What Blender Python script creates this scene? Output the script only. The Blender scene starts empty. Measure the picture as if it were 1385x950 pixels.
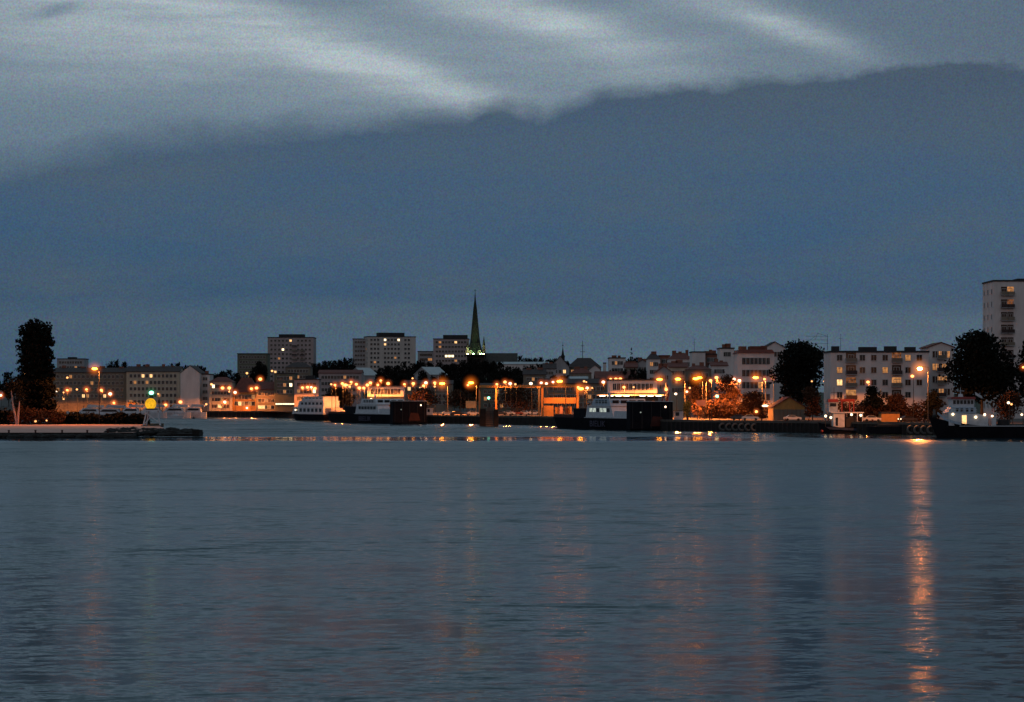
import bpy, math, random
from mathutils import Vector, Matrix
R = math.radians
F = 3124.0; CAMZ = 8.0; HY = 540.0; CX = 692.5; QZ = 2.6
rnd = random.Random(7)
sc = bpy.context.scene
col = sc.collection

def XX(px, Y): return (px-CX)*Y/F
def ZZ(py, Y): return CAMZ+(HY-py)*Y/F
def lerp(a, b, t): return a+(b-a)*t
def pw(pts, x):
    if x <= pts[0][0]: return pts[0][1]
    for (a, b), (c, d) in zip(pts, pts[1:]):
        if x <= c: return lerp(b, d, (x-a)/(c-a))
    return pts[-1][1]
def sstep(a, b, x):
    t = max(0, min(1, (x-a)/(b-a))); return t*t*(3-2*t)

SHORE = [(-900,1080),(190,1060),(385,1000),(440,880),(535,770),(650,745),(735,705),(905,585),(1110,546),(1270,512),(1400,478),(1700,430),(2600,380)]

def terrain(X, Y):
    px = CX+X*F/Y
    hl = pw([(-600,10),(0,8),(280,10),(420,15),(520,19),(700,19),(820,15),(950,12),(1150,8),(1500,8)], px)
    return QZ + hl*sstep(1080,1330,Y) + 0.0 + pw([(700,0),(850,5),(1000,5),(1100,2),(1300,0)],px)*sstep(760,920,Y)*(1-sstep(1080,1330,Y)*.6)

# ------------------------------------------------------------------ materials
MATS = {}
def nt(m):
    m.use_nodes = True
    t = m.node_tree; t.nodes.clear(); return t
def mat(name, c, rough=.8, var=.25, scale=.6, metal=0, spec=.3, bump=0, streak=False):
    if name in MATS: return MATS[name]
    m = bpy.data.materials.new(name); t = nt(m); n = t.nodes; l = t.links
    out = n.new('ShaderNodeOutputMaterial'); b = n.new('ShaderNodeBsdfPrincipled')
    tc = n.new('ShaderNodeTexCoord'); nz = n.new('ShaderNodeTexNoise'); nz.inputs['Scale'].default_value = scale
    nz.inputs['Detail'].default_value = 6; nz.inputs['Roughness'].default_value = .65
    mp = n.new('ShaderNodeMapping'); mp.inputs['Scale'].default_value = (1,1,.25) if streak else (1,1,1)
    l.new(tc.outputs['Object'], mp.inputs['Vector']); l.new(mp.outputs['Vector'], nz.inputs['Vector'])
    r = n.new('ShaderNodeValToRGB')
    r.color_ramp.elements[0].position = .3; r.color_ramp.elements[1].position = .7
    r.color_ramp.elements[0].color = (*[x*(1-var) for x in c], 1); r.color_ramp.elements[1].color = (*[min(1, x*(1+var*.5)) for x in c], 1)
    l.new(nz.outputs['Fac'], r.inputs['Fac']); l.new(r.outputs['Color'], b.inputs['Base Color'])
    b.inputs['Roughness'].default_value = rough; b.inputs['Metallic'].default_value = metal
    b.inputs['Specular IOR Level'].default_value = spec
    if bump:
        bp = n.new('ShaderNodeBump'); bp.inputs['Strength'].default_value = bump; bp.inputs['Distance'].default_value = .1
        l.new(nz.outputs['Fac'], bp.inputs['Height']); l.new(bp.outputs['Normal'], b.inputs['Normal'])
    l.new(b.outputs['BSDF'], out.inputs['Surface']); MATS[name] = m; return m
def emat(name, c, s, var=0):
    if name in MATS: return MATS[name]
    m = bpy.data.materials.new(name); t = nt(m); n = t.nodes; l = t.links
    out = n.new('ShaderNodeOutputMaterial'); e = n.new('ShaderNodeEmission')
    e.inputs['Color'].default_value = (*c, 1); e.inputs['Strength'].default_value = s
    if var:
        tc = n.new('ShaderNodeTexCoord'); nz = n.new('ShaderNodeTexNoise'); nz.inputs['Scale'].default_value = 1.3
        l.new(tc.outputs['Object'], nz.inputs['Vector'])
        mr = n.new('ShaderNodeMapRange'); mr.inputs['From Min'].default_value = .3; mr.inputs['From Max'].default_value = .7
        mr.inputs['To Min'].default_value = s*(1-var); mr.inputs['To Max'].default_value = s*(1+var)
        l.new(nz.outputs['Fac'], mr.inputs['Value']); l.new(mr.outputs['Result'], e.inputs['Strength'])
    l.new(e.outputs['Emission'], out.inputs['Surface']); MATS[name] = m; return m
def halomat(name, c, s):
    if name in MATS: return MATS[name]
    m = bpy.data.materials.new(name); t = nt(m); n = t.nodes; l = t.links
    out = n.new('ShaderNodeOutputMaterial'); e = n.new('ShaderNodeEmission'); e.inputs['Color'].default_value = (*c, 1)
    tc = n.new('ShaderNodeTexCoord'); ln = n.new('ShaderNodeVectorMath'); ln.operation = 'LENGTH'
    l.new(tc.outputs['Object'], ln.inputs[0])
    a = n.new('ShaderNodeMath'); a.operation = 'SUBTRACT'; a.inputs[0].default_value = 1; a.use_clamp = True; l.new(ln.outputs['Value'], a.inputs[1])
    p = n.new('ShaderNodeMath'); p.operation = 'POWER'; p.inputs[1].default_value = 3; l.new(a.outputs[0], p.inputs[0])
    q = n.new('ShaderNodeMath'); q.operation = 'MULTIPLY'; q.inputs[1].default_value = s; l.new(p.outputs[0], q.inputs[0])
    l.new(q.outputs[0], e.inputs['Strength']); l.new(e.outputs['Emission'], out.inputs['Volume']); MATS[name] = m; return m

def leafmat(name, c):
    m = mat(name, c, .85, .55, .5, spec=.1); return m

M = dict(
 white=mat('white_render', (.56,.51,.50), .85, .22, .35, streak=True),
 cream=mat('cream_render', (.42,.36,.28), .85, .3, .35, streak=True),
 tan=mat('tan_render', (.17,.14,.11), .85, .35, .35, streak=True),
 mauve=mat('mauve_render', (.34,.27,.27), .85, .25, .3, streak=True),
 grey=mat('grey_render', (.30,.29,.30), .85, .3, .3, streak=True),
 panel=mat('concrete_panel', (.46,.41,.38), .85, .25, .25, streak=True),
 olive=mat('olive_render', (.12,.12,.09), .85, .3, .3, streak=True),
 brick=mat('brick_wall', (.20,.08,.055), .9, .35, .8),
 rooft=mat('dark_roof_tile', (.045,.028,.027), .8, .4, .7),
 roofr=mat('red_roof_tile', (.13,.035,.025), .8, .4, .7),
 roofg=mat('pale_metal_roof', (.33,.34,.35), .5, .2, .5),
 tar=mat('roof_felt', (.03,.03,.033), .9, .3, .5),
 frame=mat('window_frame_paint', (.45,.43,.42), .6, .2, 2),
 glass=mat('dark_window_glass', (.012,.013,.016), .12, .3, 1, spec=.5),
 glassb=mat('brown_glass_and_recess_shade', (.05,.022,.014), .25, .4, 1, spec=.4),
 pole=mat('painted_steel_pole', (.05,.046,.042), .7, .3, 2, spec=.1),
 dsteel=mat('dark_steel', (.03,.028,.03), .7, .3, 1.5, spec=.1),
 housing=mat('lamp_housing', (.10,.10,.10), .5, .2, 3),
 wsteel=mat('white_painted_steel', (.48,.50,.54), .5, .25, 1.2),
 hull=mat('black_hull_paint', (.008,.008,.012), .75, .4, .6, spec=.06),
 hullb=mat('dark_blue_hull_paint', (.02,.03,.06), .45, .4, .6),
 rust=mat('dark_red_steel', (.05,.010,.007), .7, .5, .5),
 red=mat('red_paint', (.20,.022,.018), .5, .3, 1.5),
 bluep=mat('pale_blue_paint', (.30,.38,.47), .5, .25, 1.5),
 orange=mat('orange_paint_and_lamplight', (.40,.19,.05), .55, .25, 1.0),  # yellow steel paint; on lit walls and gantry the orange is painted lamplight
 concrete=mat('weathered_concrete', (.09,.075,.066), .9, .45, .4, bump=.3),
 conlight=mat('lamplit_pink_concrete', (.52,.27,.21), .95, .35, .35, bump=.3),  # pink of the sodium lamps put into the concrete colour
 asphalt=mat('asphalt', (.06,.048,.043), .9, .3, .3, bump=.2),
 grass=mat('dark_grass', (.03,.035,.018), .95, .5, .3),
 rock=mat('dark_rock', (.016,.013,.012), .95, .5, .8, bump=.5),
 rubber=mat('black_rubber', (.012,.012,.012), .8, .3, 2),
 tyre=mat('worn_grey_tyre', (.10,.095,.09), .8, .4, 2),
 bark=mat('tree_bark', (.05,.04,.032), .95, .4, 2),
 birch=mat('pale_tree_bark', (.42,.30,.26), .9, .4, 1.5),
 leafd=leafmat('dark_foliage', (.007,.008,.006)),
 leafh=leafmat('hillside_foliage', (.010,.0085,.007)),
 leafr=leafmat('lamplit_russet_foliage', (.06,.028,.016)),  # red-brown of the lamplight put into the leaf colour
 leafg=leafmat('green_foliage', (.07,.085,.03)),
 carw=mat('pale_car_paint', (.55,.53,.5), .3, .1, 1, spec=.5),
 card=mat('dark_car_paint', (.03,.03,.04), .3, .1, 1, spec=.5),
 carr=mat('red_car_paint', (.22,.03,.02), .3, .1, 1, spec=.5),
 board=mat('sign_board', (.40,.30,.16), .7, .2, 2),
 stone=mat('dark_church_stone', (.045,.038,.034), .9, .4, .5),
 spire=mat('dark_spire_cladding', (.012,.012,.010), .8, .45, .4),
 spirebase=mat('floodlit_spire_stone', (.035,.04,.028), .85, .5, .6), litstone=mat('floodlit_church_stone', (.30,.30,.24), .9, .3, .6),  # floodlight on the church put into these paler, greener stone tones
 letter=mat('letter_paint', (.055,.045,.075), .6, .15, 3),
)
E = dict(
 win=emat('lit_window', (1,.55,.22), 1.6, .5), winw=emat('bright_window', (1,.72,.40), 3, .3),
 wind=emat('dim_window', (1,.42,.14), .45, .6), bay=emat('bay_glow', (1,.34,.12), .16, .8), winc=emat('cool_lit_window', (.75,.85,.75), .55, .5),
 S=emat('sodium_lens', (1,.33,.02), 24), M=emat('orange_lens', (1,.40,.10), 4.2), W=emat('warm_white_lens', (1,.66,.42), 4),
 SS=emat('bright_sodium_lens', (1,.31,.07), 240), s=emat('small_orange_lens', (1,.40,.13), 2.6),
 P=emat('pale_peach_lens', (1,.62,.38), 3.6), G=emat('green_lens', (.25,1,.6), 4.5), beacon=emat('lit_yellow_drum', (1,.50,.02), .9, .35),
 deck=emat('deck_light_lens', (1,.75,.45), 3.5), strip=emat('canopy_strip_light', (1,.8,.6), 6),
 redl=emat('small_red_lens', (1,.12,.08), 1.2), flood=emat('floodlight_lens', (.5,1,.4), 110), floody=emat('yellow_floodlight_lens', (1,.85,.35), 130),
 shop=emat('lit_shop_front', (1,.45,.12), 1.3, .5),
)
H = dict(S=halomat('sodium_bloom_halo', (1,.20,.015), .6), SS=halomat('bright_sodium_bloom_halo', (1,.26,.03), .7), G=halomat('green_bloom_halo', (.02,.5,.18), .3), M=halomat('orange_bloom_halo', (1,.17,.03), .8))  # glowing volumes that imitate lens bloom around the lamps

# ------------------------------------------------------------------ mesh builder
class MB:
    def __init__(s): s.v = []; s.f = []; s.mi = []; s.m = []
    def _m(s, m):
        if m not in s.m: s.m.append(m)
        return s.m.index(m)
    def add(s, vs, fs, m):
        o = len(s.v); s.v += [tuple(v) for v in vs]; i = s._m(m)
        for f in fs: s.f.append([k+o for k in f]); s.mi.append(i)
    def box(s, x0, x1, y0, y1, z0, z1, m, tp=0, rot=None):
        vs = [(x0,y0,z0),(x1,y0,z0),(x1,y1,z0),(x0,y1,z0),(x0+tp,y0+tp,z1),(x1-tp,y0+tp,z1),(x1-tp,y1-tp,z1),(x0+tp,y1-tp,z1)]
        s.add(vs, [(0,3,2,1),(4,5,6,7),(0,1,5,4),(1,2,6,5),(2,3,7,6),(3,0,4,7)], m); return s
    def bar(s, a, b, r, m, n=6, r2=None):
        a = Vector(a); b = Vector(b); d = (b-a); r2 = r if r2 is None else r2
        q = d.to_track_quat('Z', 'Y'); vs = []
        for c, rr in ((a, r), (b, r2)):
            for k in range(n):
                t = 2*math.pi*k/n; vs.append(c+q@Vector((rr*math.cos(t), rr*math.sin(t), 0)))
        fs = [(k, (k+1) % n, n+(k+1) % n, n+k) for k in range(n)]+[tuple(range(n))[::-1], tuple(range(n, 2*n))]
        s.add(vs, fs, m); return s
    def cyl(s, x, y, z0, z1, r, m, n=12, r2=None): return s.bar((x,y,z0), (x,y,z1), r, m, n, r2)
    def ball(s, c, r, m, nu=10, nv=6, half=False):
        rx, ry, rz = r if isinstance(r, tuple) else (r, r, r); vs = []; fs = []
        for j in range(nv+1):
            ph = math.pi*(j/nv)-math.pi/2
            if half: ph = max(ph, 0)
            for i in range(nu):
                th = 2*math.pi*i/nu
                vs.append((c[0]+rx*math.cos(ph)*math.cos(th), c[1]+ry*math.cos(ph)*math.sin(th), c[2]+rz*math.sin(ph)))
        for j in range(nv):
            for i in range(nu): fs.append((j*nu+i, j*nu+(i+1) % nu, (j+1)*nu+(i+1) % nu, (j+1)*nu+i))
        s.add(vs, fs, m); return s
    def prism(s, pts, y0, y1, m):   # polygon in xz extruded along y
        n = len(pts); vs = [(x,y0,z) for x, z in pts]+[(x,y1,z) for x, z in pts]
        fs = [tuple(range(n)), tuple(range(n, 2*n))[::-1]]+[(k, n+k, n+(k+1) % n, (k+1) % n) for k in range(n)]
        s.add(vs, fs, m); return s
    def prismx(s, pts, x0, x1, m):  # polygon in yz extruded along x
        n = len(pts); vs = [(x0,y,z) for y, z in pts]+[(x1,y,z) for y, z in pts]
        fs = [tuple(range(n))[::-1], tuple(range(n, 2*n))]+[(k, (k+1) % n, n+(k+1) % n, n+k) for k in range(n)]
        s.add(vs, fs, m); return s
    def mesh(s, name):
        me = bpy.data.meshes.new(name); me.from_pydata(s.v, [], s.f)
        for m in s.m: me.materials.append(m)
        me.polygons.foreach_set('material_index', s.mi); me.update(); return me
    def build(s, name, parent=None, loc=(0,0,0)):
        o = bpy.data.objects.new(name, s.mesh(name)); col.objects.link(o); o.location = loc
        if parent: o.parent = parent
        return o
def inst(name, me, parent=None, loc=(0,0,0), rz=0, scale=None):
    o = bpy.data.objects.new(name, me); col.objects.link(o); o.location = loc; o.rotation_euler = (0,0,rz)
    if scale is not None: o.scale = scale
    if parent: o.parent = parent
    return o
def tag(o, label=None, cat=None, group=None, kind=None):
    if label: o['label'] = label
    if cat: o['category'] = cat
    if group: o['group'] = group
    if kind: o['kind'] = kind
    return o
def empty(name, loc, rz, label, cat, group=None):
    o = bpy.data.objects.new(name, None); col.objects.link(o); o.location = loc; o.rotation_euler = (0,0,rz); o.empty_display_size = .5
    return tag(o, label, cat, group)
def shade(o):
    for p in o.data.polygons: p.use_smooth = True
    return o

# ------------------------------------------------------------------ camera
cam = bpy.data.cameras.new('camera'); co = bpy.data.objects.new('camera', cam); col.objects.link(co)
co.location = (0,0,CAMZ); co.rotation_euler = (R(90),0,0)
cam.sensor_width = 36; cam.lens = 36*F/1385; cam.shift_y = (HY-475)/1385; cam.clip_start = 1; cam.clip_end = 30000
sc.camera = co

# ------------------------------------------------------------------ sky
w = bpy.data.worlds.new('World'); sc.world = w; w.use_nodes = True
T = w.node_tree; T.nodes.clear(); L = T.links
def mth(op, a, b=None, c=None, clamp=False):
    n = T.nodes.new('ShaderNodeMath'); n.operation = op; n.use_clamp = clamp
    for i, x in enumerate((a, b, c)):
        if x is None: continue
        if isinstance(x, (int, float)): n.inputs[i].default_value = x
        else: L.new(x, n.inputs[i])
    return n.outputs[0]
def mixc(f, a, b):
    n = T.nodes.new('ShaderNodeMix'); n.data_type = 'RGBA'
    for i, x in ((0, f), (6, a), (7, b)):
        if isinstance(x, tuple): n.inputs[i].default_value = (*x, 1)
        elif isinstance(x, (int, float)): n.inputs[i].default_value = x
        else: L.new(x, n.inputs[i])
    return n.outputs[2]
def lin(r, g, b):
    def q(c): c /= 255; return c/12.92 if c <= .04045 else ((c+.055)/1.055)**2.4
    return (q(r), q(g), q(b))
tc = T.nodes.new('ShaderNodeTexCoord'); sep = T.nodes.new('ShaderNodeSeparateXYZ'); L.new(tc.outputs['Generated'], sep.inputs[0])
dx, dy, dz = sep.outputs
az = mth('ARCTAN2', dx, dy); el = mth('ARCSINE', dz)
U = mth('ADD', mth('MULTIPLY', az, F/1385), .5)          # 0..1 across the frame
Yp = mth('MULTIPLY', el, F)                               # height above horizon in px of the photo
def noise(scale, vec=None, detail=4, rough=.55, dist=0, stretch=None):
    n = T.nodes.new('ShaderNodeTexNoise'); n.inputs['Scale'].default_value = scale; n.inputs['Detail'].default_value = detail
    n.inputs['Roughness'].default_value = rough; n.inputs['Distortion'].default_value = dist
    if stretch:
        mp = T.nodes.new('ShaderNodeMapping'); mp.inputs['Scale'].default_value = stretch[:3]
        if len(stretch) > 3: mp.inputs['Rotation'].default_value = (0, stretch[3], 0)
        L.new(tc.outputs['Generated'], mp.inputs[0]); L.new(mp.outputs[0], n.inputs['Vector'])
    else: L.new(tc.outputs['Generated'], n.inputs['Vector'])
    return n
n_edge = noise(44, detail=6, rough=.56, stretch=(1,1,1.7), dist=.2); n_soft = noise(14, detail=4, stretch=(1,1,2.2))
n_str = noise(16, detail=7, rough=.62, stretch=(1,1,9,R(-14)), dist=.3); n_low = noise(7, detail=3, stretch=(1,1,4))
fc = T.nodes.new('ShaderNodeFloatCurve'); cv = fc.mapping.curves[0]
E_PTS = [(0,228),(100,206),(200,191),(330,177),(450,170),(560,163),(630,158),(655,147),(690,143),(712,152),(740,157),(775,148),(818,128),(835,130),(950,119),(1050,112),(1150,104),(1200,92),(1300,88),(1385,93)]
pts = [(x/1385, (540-y)/600) for x, y in E_PTS]
while len(cv.points) < len(pts): cv.points.new(.5, .5)
for p, (a, b) in zip(cv.points, pts): p.location = (a, b); p.handle_type = 'VECTOR'
fc.mapping.update(); L.new(U, fc.inputs['Value'])
edge = mth('MULTIPLY', mth('MULTIPLY', fc.outputs[0], 600), mth('COSINE', az))
jit = mth('MULTIPLY', mth('SUBTRACT', n_edge.outputs['Fac'], .5), 46)
d = mth('SUBTRACT', mth('ADD', edge, jit), Yp)            # >0 inside the bank
soft = mth('ADD', mth('MULTIPLY', mth('SUBTRACT', .9, U, clamp=True), 58), 8)
bank = mth('ADD', mth('DIVIDE', d, soft), .5, clamp=True)
bank = mth('SMOOTH_MIN', bank, 1, .1)
# veil of high cloud above the bank
def streak(px, py, ang, La, Wa, s):
    a = R(ang); ux = mth('SUBTRACT', mth('MULTIPLY', U, 1385), px); uy = mth('SUBTRACT', Yp, 540-py)
    uy = mth('ADD', uy, mth('MULTIPLY', mth('SUBTRACT', n_soft.outputs['Fac'], .5), 34))
    al = mth('ADD', mth('MULTIPLY', ux, math.cos(a)), mth('MULTIPLY', uy, -math.sin(a)))
    ac = mth('ADD', mth('MULTIPLY', ux, math.sin(a)), mth('MULTIPLY', uy, math.cos(a)))
    e = mth('ADD', mth('POWER', mth('ABSOLUTE', mth('DIVIDE', al, La)), 2), mth('POWER', mth('ABSOLUTE', mth('DIVIDE', ac, Wa)), 2))
    return mth('MULTIPLY', mth('EXPONENT', mth('MULTIPLY', e, -1)), s)
ss = [streak(350,45,15,260,40,.42), streak(480,88,17,200,30,.42), streak(595,122,19,100,20,.35), streak(240,70,12,330,60,.26), streak(80,45,4,220,50,.36), streak(80,110,-2,330,55,.16), streak(150,10,2,200,16,.2),
      streak(680,18,13,170,28,.50), streak(790,52,19,150,26,.30), streak(740,80,14,280,52,.26), streak(990,18,15,150,22,.42), streak(1080,52,19,110,17,.36), streak(940,50,14,300,44,.18), streak(85,28,-14,40,9,-.4)]
v = ss[0]
for q in ss[1:]: v = mth('ADD', v, q)
v = mth('MULTIPLY', v, mth('ADD', .25, mth('MULTIPLY', n_str.outputs['Fac'], 1.5)), clamp=True)
above = mixc(v, lin(99,120,138), lin(172,185,192))
topr = mth('MULTIPLY', mth('SUBTRACT', U, .62, clamp=True), 2.2, clamp=True)
above = mixc(mth('MULTIPLY', topr, mth('SUBTRACT', 1, v, clamp=True)), above, lin(86,103,122))
# bank colours by height
cr = T.nodes.new('ShaderNodeValToRGB'); el_ = cr.color_ramp.elements
el_[0].position = 0; el_[0].color = (*lin(72,88,102), 1); el_[1].position = 1; el_[1].color = (*lin(68,84,104), 1)
for p, c in ((.05,(84,104,119)),(.13,(82,104,121)),(.235,(75,100,120)),(.30,(55,85,113)),(.5,(56,87,117)),(.75,(64,89,115))):
    e = el_.new(p); e.color = (*lin(*c), 1)
L.new(mth('DIVIDE', mth('ADD', Yp, mth('MULTIPLY', mth('SUBTRACT', n_low.outputs['Fac'], .5), 70)), 450, clamp=True), cr.inputs['Fac'])
bankc = mixc(mth('MULTIPLY', mth('SUBTRACT', 1, mth('MULTIPLY', U, 1.6), clamp=True), mth('SUBTRACT', 1, mth('DIVIDE', Yp, 260), clamp=True)), cr.outputs['Color'], lin(48,80,106))
n_m = noise(11, detail=8, rough=.62, stretch=(1,1,4.5))
bankc = mixc(mth('MULTIPLY', mth('SUBTRACT', n_m.outputs['Fac'], .40, clamp=True), 2.0, clamp=True), bankc, lin(74,92,108))
front = mixc(bank, above, bankc)
# camera grain imitated by fine noise in the sky colour
g = T.nodes.new('ShaderNodeTexNoise'); g.inputs['Scale'].default_value = 1250; g.inputs['Detail'].default_value = 2; L.new(tc.outputs['Generated'], g.inputs['Vector'])
gg = T.nodes.new('ShaderNodeMix'); gg.data_type = 'RGBA'; gg.blend_type = 'OVERLAY'; gg.inputs[0].default_value = .5; L.new(front, gg.inputs[6]); L.new(g.outputs['Color'], gg.inputs[7])
front = gg.outputs[2]
# rear sky: afterglow behind the viewer; high sky
back = mth('MULTIPLY', mth('SUBTRACT', .15, dy, clamp=True), 1.6, clamp=True)
glow = mth('MULTIPLY', back, mth('SUBTRACT', 1, mth('MULTIPLY', mth('ABSOLUTE', dz), 1.2), clamp=True))
hi = mixc(mth('MULTIPLY', mth('SUBTRACT', dz, .18, clamp=True), 2.5, clamp=True), front, (.19,.29,.36))
skyc = mixc(glow, hi, (.17,.15,.155))
skyc = mixc(mth('MULTIPLY', mth('MULTIPLY', dz, -40, clamp=True), 1), skyc, (.02,.022,.025))
bg = T.nodes.new('ShaderNodeBackground'); L.new(skyc, bg.inputs['Color']); bg.inputs['Strength'].default_value = 1
SUN_EL, SUN_ROT = 2.0, 200.0
ns = T.nodes.new('ShaderNodeTexSky'); ns.sky_type = 'NISHITA'; ns.sun_disc = False; ns.sun_elevation = R(SUN_EL); ns.sun_rotation = R(SUN_ROT)
bg2 = T.nodes.new('ShaderNodeBackground'); L.new(ns.outputs[0], bg2.inputs['Color']); bg2.inputs['Strength'].default_value = .004
ad = T.nodes.new('ShaderNodeAddShader'); L.new(bg.outputs[0], ad.inputs[0]); L.new(bg2.outputs[0], ad.inputs[1])
wo = T.nodes.new('ShaderNodeOutputWorld'); L.new(ad.outputs[0], wo.inputs['Surface'])
w.cycles.sampling_method = 'MANUAL'; w.cycles.sample_map_resolution = 512

sl = bpy.data.lights.new('sun', 'SUN'); sl.energy = .13; sl.angle = R(14); sl.color = (1,.80,.84)
so = bpy.data.objects.new('sun', sl); col.objects.link(so)
sd = Vector((-.34, -.94, math.tan(R(12)))); so.rotation_euler = sd.to_track_quat('Z', 'Y').to_euler(); so.location = (0,-50,60)

# ------------------------------------------------------------------ water
def water():
    m = bpy.data.materials.new('harbour_water'); t = nt(m); n = t.nodes; l = t.links
    def mm(op, a, b=None, clamp=False):
        k = n.new('ShaderNodeMath'); k.operation = op; k.use_clamp = clamp
        for i, x in enumerate((a, b)):
            if x is None: continue
            if isinstance(x, (int, float)): k.inputs[i].default_value = x
            else: l.new(x, k.inputs[i])
        return k.outputs[0]
    out = n.new('ShaderNodeOutputMaterial'); b = n.new('ShaderNodeBsdfPrincipled')
    geo = n.new('ShaderNodeNewGeometry'); sp = n.new('ShaderNodeSeparateXYZ'); l.new(geo.outputs['Position'], sp.inputs[0])
    def nz(sx, sy, det, off, ro=.55, dist=0):
        mp = n.new('ShaderNodeMapping'); mp.inputs['Scale'].default_value = (sx, sy, 1); mp.inputs['Location'].default_value = (off, off*.7, off)
        mp.inputs['Rotation'].default_value = (0, 0, R(off % 7 - 3))
        l.new(geo.outputs['Position'], mp.inputs[0]); k = n.new('ShaderNodeTexNoise'); k.inputs['Scale'].default_value = 1
        k.inputs['Detail'].default_value = det; k.inputs['Roughness'].default_value = ro; k.inputs['Distortion'].default_value = dist
        l.new(mp.outputs[0], k.inputs['Vector']); s = n.new('ShaderNodeSeparateColor'); l.new(k.outputs['Color'], s.inputs[0]); return s
    big = nz(.10, .26, 4, 3.3, .7, .3); mid = nz(.42, 1.05, 5, 11.7, .74, .4); fin = nz(2.1, 4.2, 4, 23.1, .7); patch = nz(.012, .03, 3, 5.5); swell = nz(.035, .075, 5, 41.3, .8, .5)
    def comb(ch, a, bb, c):
        s = mm('MULTIPLY', mm('SUBTRACT', big.outputs[ch], .5), a)
        s = mm('ADD', s, mm('MULTIPLY', mm('SUBTRACT', mid.outputs[ch], .5), bb))
        return mm('ADD', s, mm('MULTIPLY', mm('SUBTRACT', fin.outputs[ch], .5), c))
    sx = comb(0, WX[0], WX[1], WX[2]); sy = comb(1, WY[0], WY[1], WY[2])
    # wake: a smooth band left by a boat, crossing the harbour
    wv = nz(.01, .01, 2, 9.1)
    yy = mm('ADD', sp.outputs[1], mm('MULTIPLY', mm('SUBTRACT', wv.outputs[0], .5), 12))
    wk = mm('SUBTRACT', 1, mm('DIVIDE', mm('ABSOLUTE', mm('SUBTRACT', yy, 466)), 34), clamp=True)
    wk = mm('MULTIPLY', mm('MULTIPLY', wk, 2.6, clamp=True), mm('MULTIPLY', mm('SUBTRACT', 62, sp.outputs[0]), .05, clamp=True))
    xn = mm('ADD', mm('DIVIDE', sp.outputs[0], 300), .6, clamp=True)
    fc = n.new('ShaderNodeFloatCurve'); cv = fc.mapping.curves[0]
    P = [(XX(p, y), y) for p, y in SHORE if 150 < p < 1500]; P = [((x/300)+.6, y/1200) for x, y in P]
    while len(cv.points) < len(P): cv.points.new(.5, .5)
    for p, (a, bb) in zip(cv.points, P): p.location = (a, bb); p.handle_type = 'VECTOR'
    fc.mapping.update(); l.new(xn, fc.inputs['Value'])
    ds = mm('SUBTRACT', mm('MULTIPLY', fc.outputs[0], 1200), yy)      # metres off the quay
    lee = mm('MULTIPLY', mm('SUBTRACT', 95, ds), .04, clamp=True)
    open_ = mm('MULTIPLY', mm('SUBTRACT', sp.outputs[1], 478), .015, clamp=True)
    lee = mm('MULTIPLY', lee, mm('SUBTRACT', 1, wk))
    calm = mm('ADD', wk, lee)
    amp = mm('MULTIPLY', mm('ADD', 1, mm('MULTIPLY', open_, 1.6)), mm('SUBTRACT', 1, mm('ADD', mm('MULTIPLY', wk, .945), mm('MULTIPLY', lee, .81))))
    tilt = mm('MULTIPLY', mm('SUBTRACT', .0085, mm('DIVIDE', 6, mm('MAXIMUM', mm('ADD', ds, 75), 60))), calm)
    far = mm('MULTIPLY', mm('SUBTRACT', sp.outputs[1], 90), .004, clamp=True)
    rg = mm('ADD', .16, mm('MULTIPLY', far, .16)); rg = mm('ADD', mm('MULTIPLY', rg, mm('SUBTRACT', 1, calm)), mm('MULTIPLY', calm, .03)); l.new(rg, b.inputs['Roughness'])
    amp = mm('MULTIPLY', amp, mm('ADD', .62, mm('MULTIPLY', patch.outputs[0], .76)))
    sy = mm('ADD', sy, mm('MULTIPLY', mm('SUBTRACT', swell.outputs[1], .5), 1.25))
    sx = mm('MULTIPLY', sx, amp); sy = mm('ADD', mm('MULTIPLY', sy, amp), tilt)
    cb = n.new('ShaderNodeCombineXYZ'); l.new(sx, cb.inputs[0]); l.new(sy, cb.inputs[1]); cb.inputs[2].default_value = 1
    no = n.new('ShaderNodeVectorMath'); no.operation = 'NORMALIZE'; l.new(cb.outputs[0], no.inputs[0]); l.new(no.outputs[0], b.inputs['Normal'])
    b.inputs['Base Color'].default_value = (.008,.027,.037,1); b.inputs['IOR'].default_value = 1.333
    b.inputs['Specular IOR Level'].default_value = .5
    l.new(b.outputs[0], out.inputs['Surface']); return m
WX = (.12,.42,.46); WY = (.40,1.65,1.1)
mb = MB(); mb.add([(-9000,-400,0),(9000,-400,0),(9000,12000,0),(-9000,12000,0)], [(0,1,2,3)], water())
tag(mb.build('water'), kind='structure')

# ------------------------------------------------------------------ land
def land():
    mb = MB(); pxs = list(range(-900, 2601, 50)); prev = None
    rows = [0, 3, 40, 100, 180, 270, 360, 450, 550, 700, 900, 1200, 1700, 2600, 5000, 9000]
    vs = []; nr = len(rows)
    for px in pxs:
        Ys = pw(SHORE, px); X0 = XX(px, Ys)
        for k, r in enumerate(rows):
            Y = Ys+r; X = X0*(1+ (r/Ys)*(1 if abs(px) else 1)); z = terrain(X, Y)
            if r > 1700: z = terrain(X, 2000)-(r-1700)*.001
            vs.append((X, Y, z))
    fs = []
    for i in range(len(pxs)-1):
        for k in range(nr-1): a = i*nr+k; fs.append((a, a+nr, a+nr+1, a+1))
    mb.add(vs, fs, M['asphalt'])
    for f, k in zip(mb.f, range(len(mb.f))):
        if (k % (nr-1)) >= 6: mb.mi[k] = mb._m(M['grass'])
    return tag(mb.build('ground'), kind='structure')
land()
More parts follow.
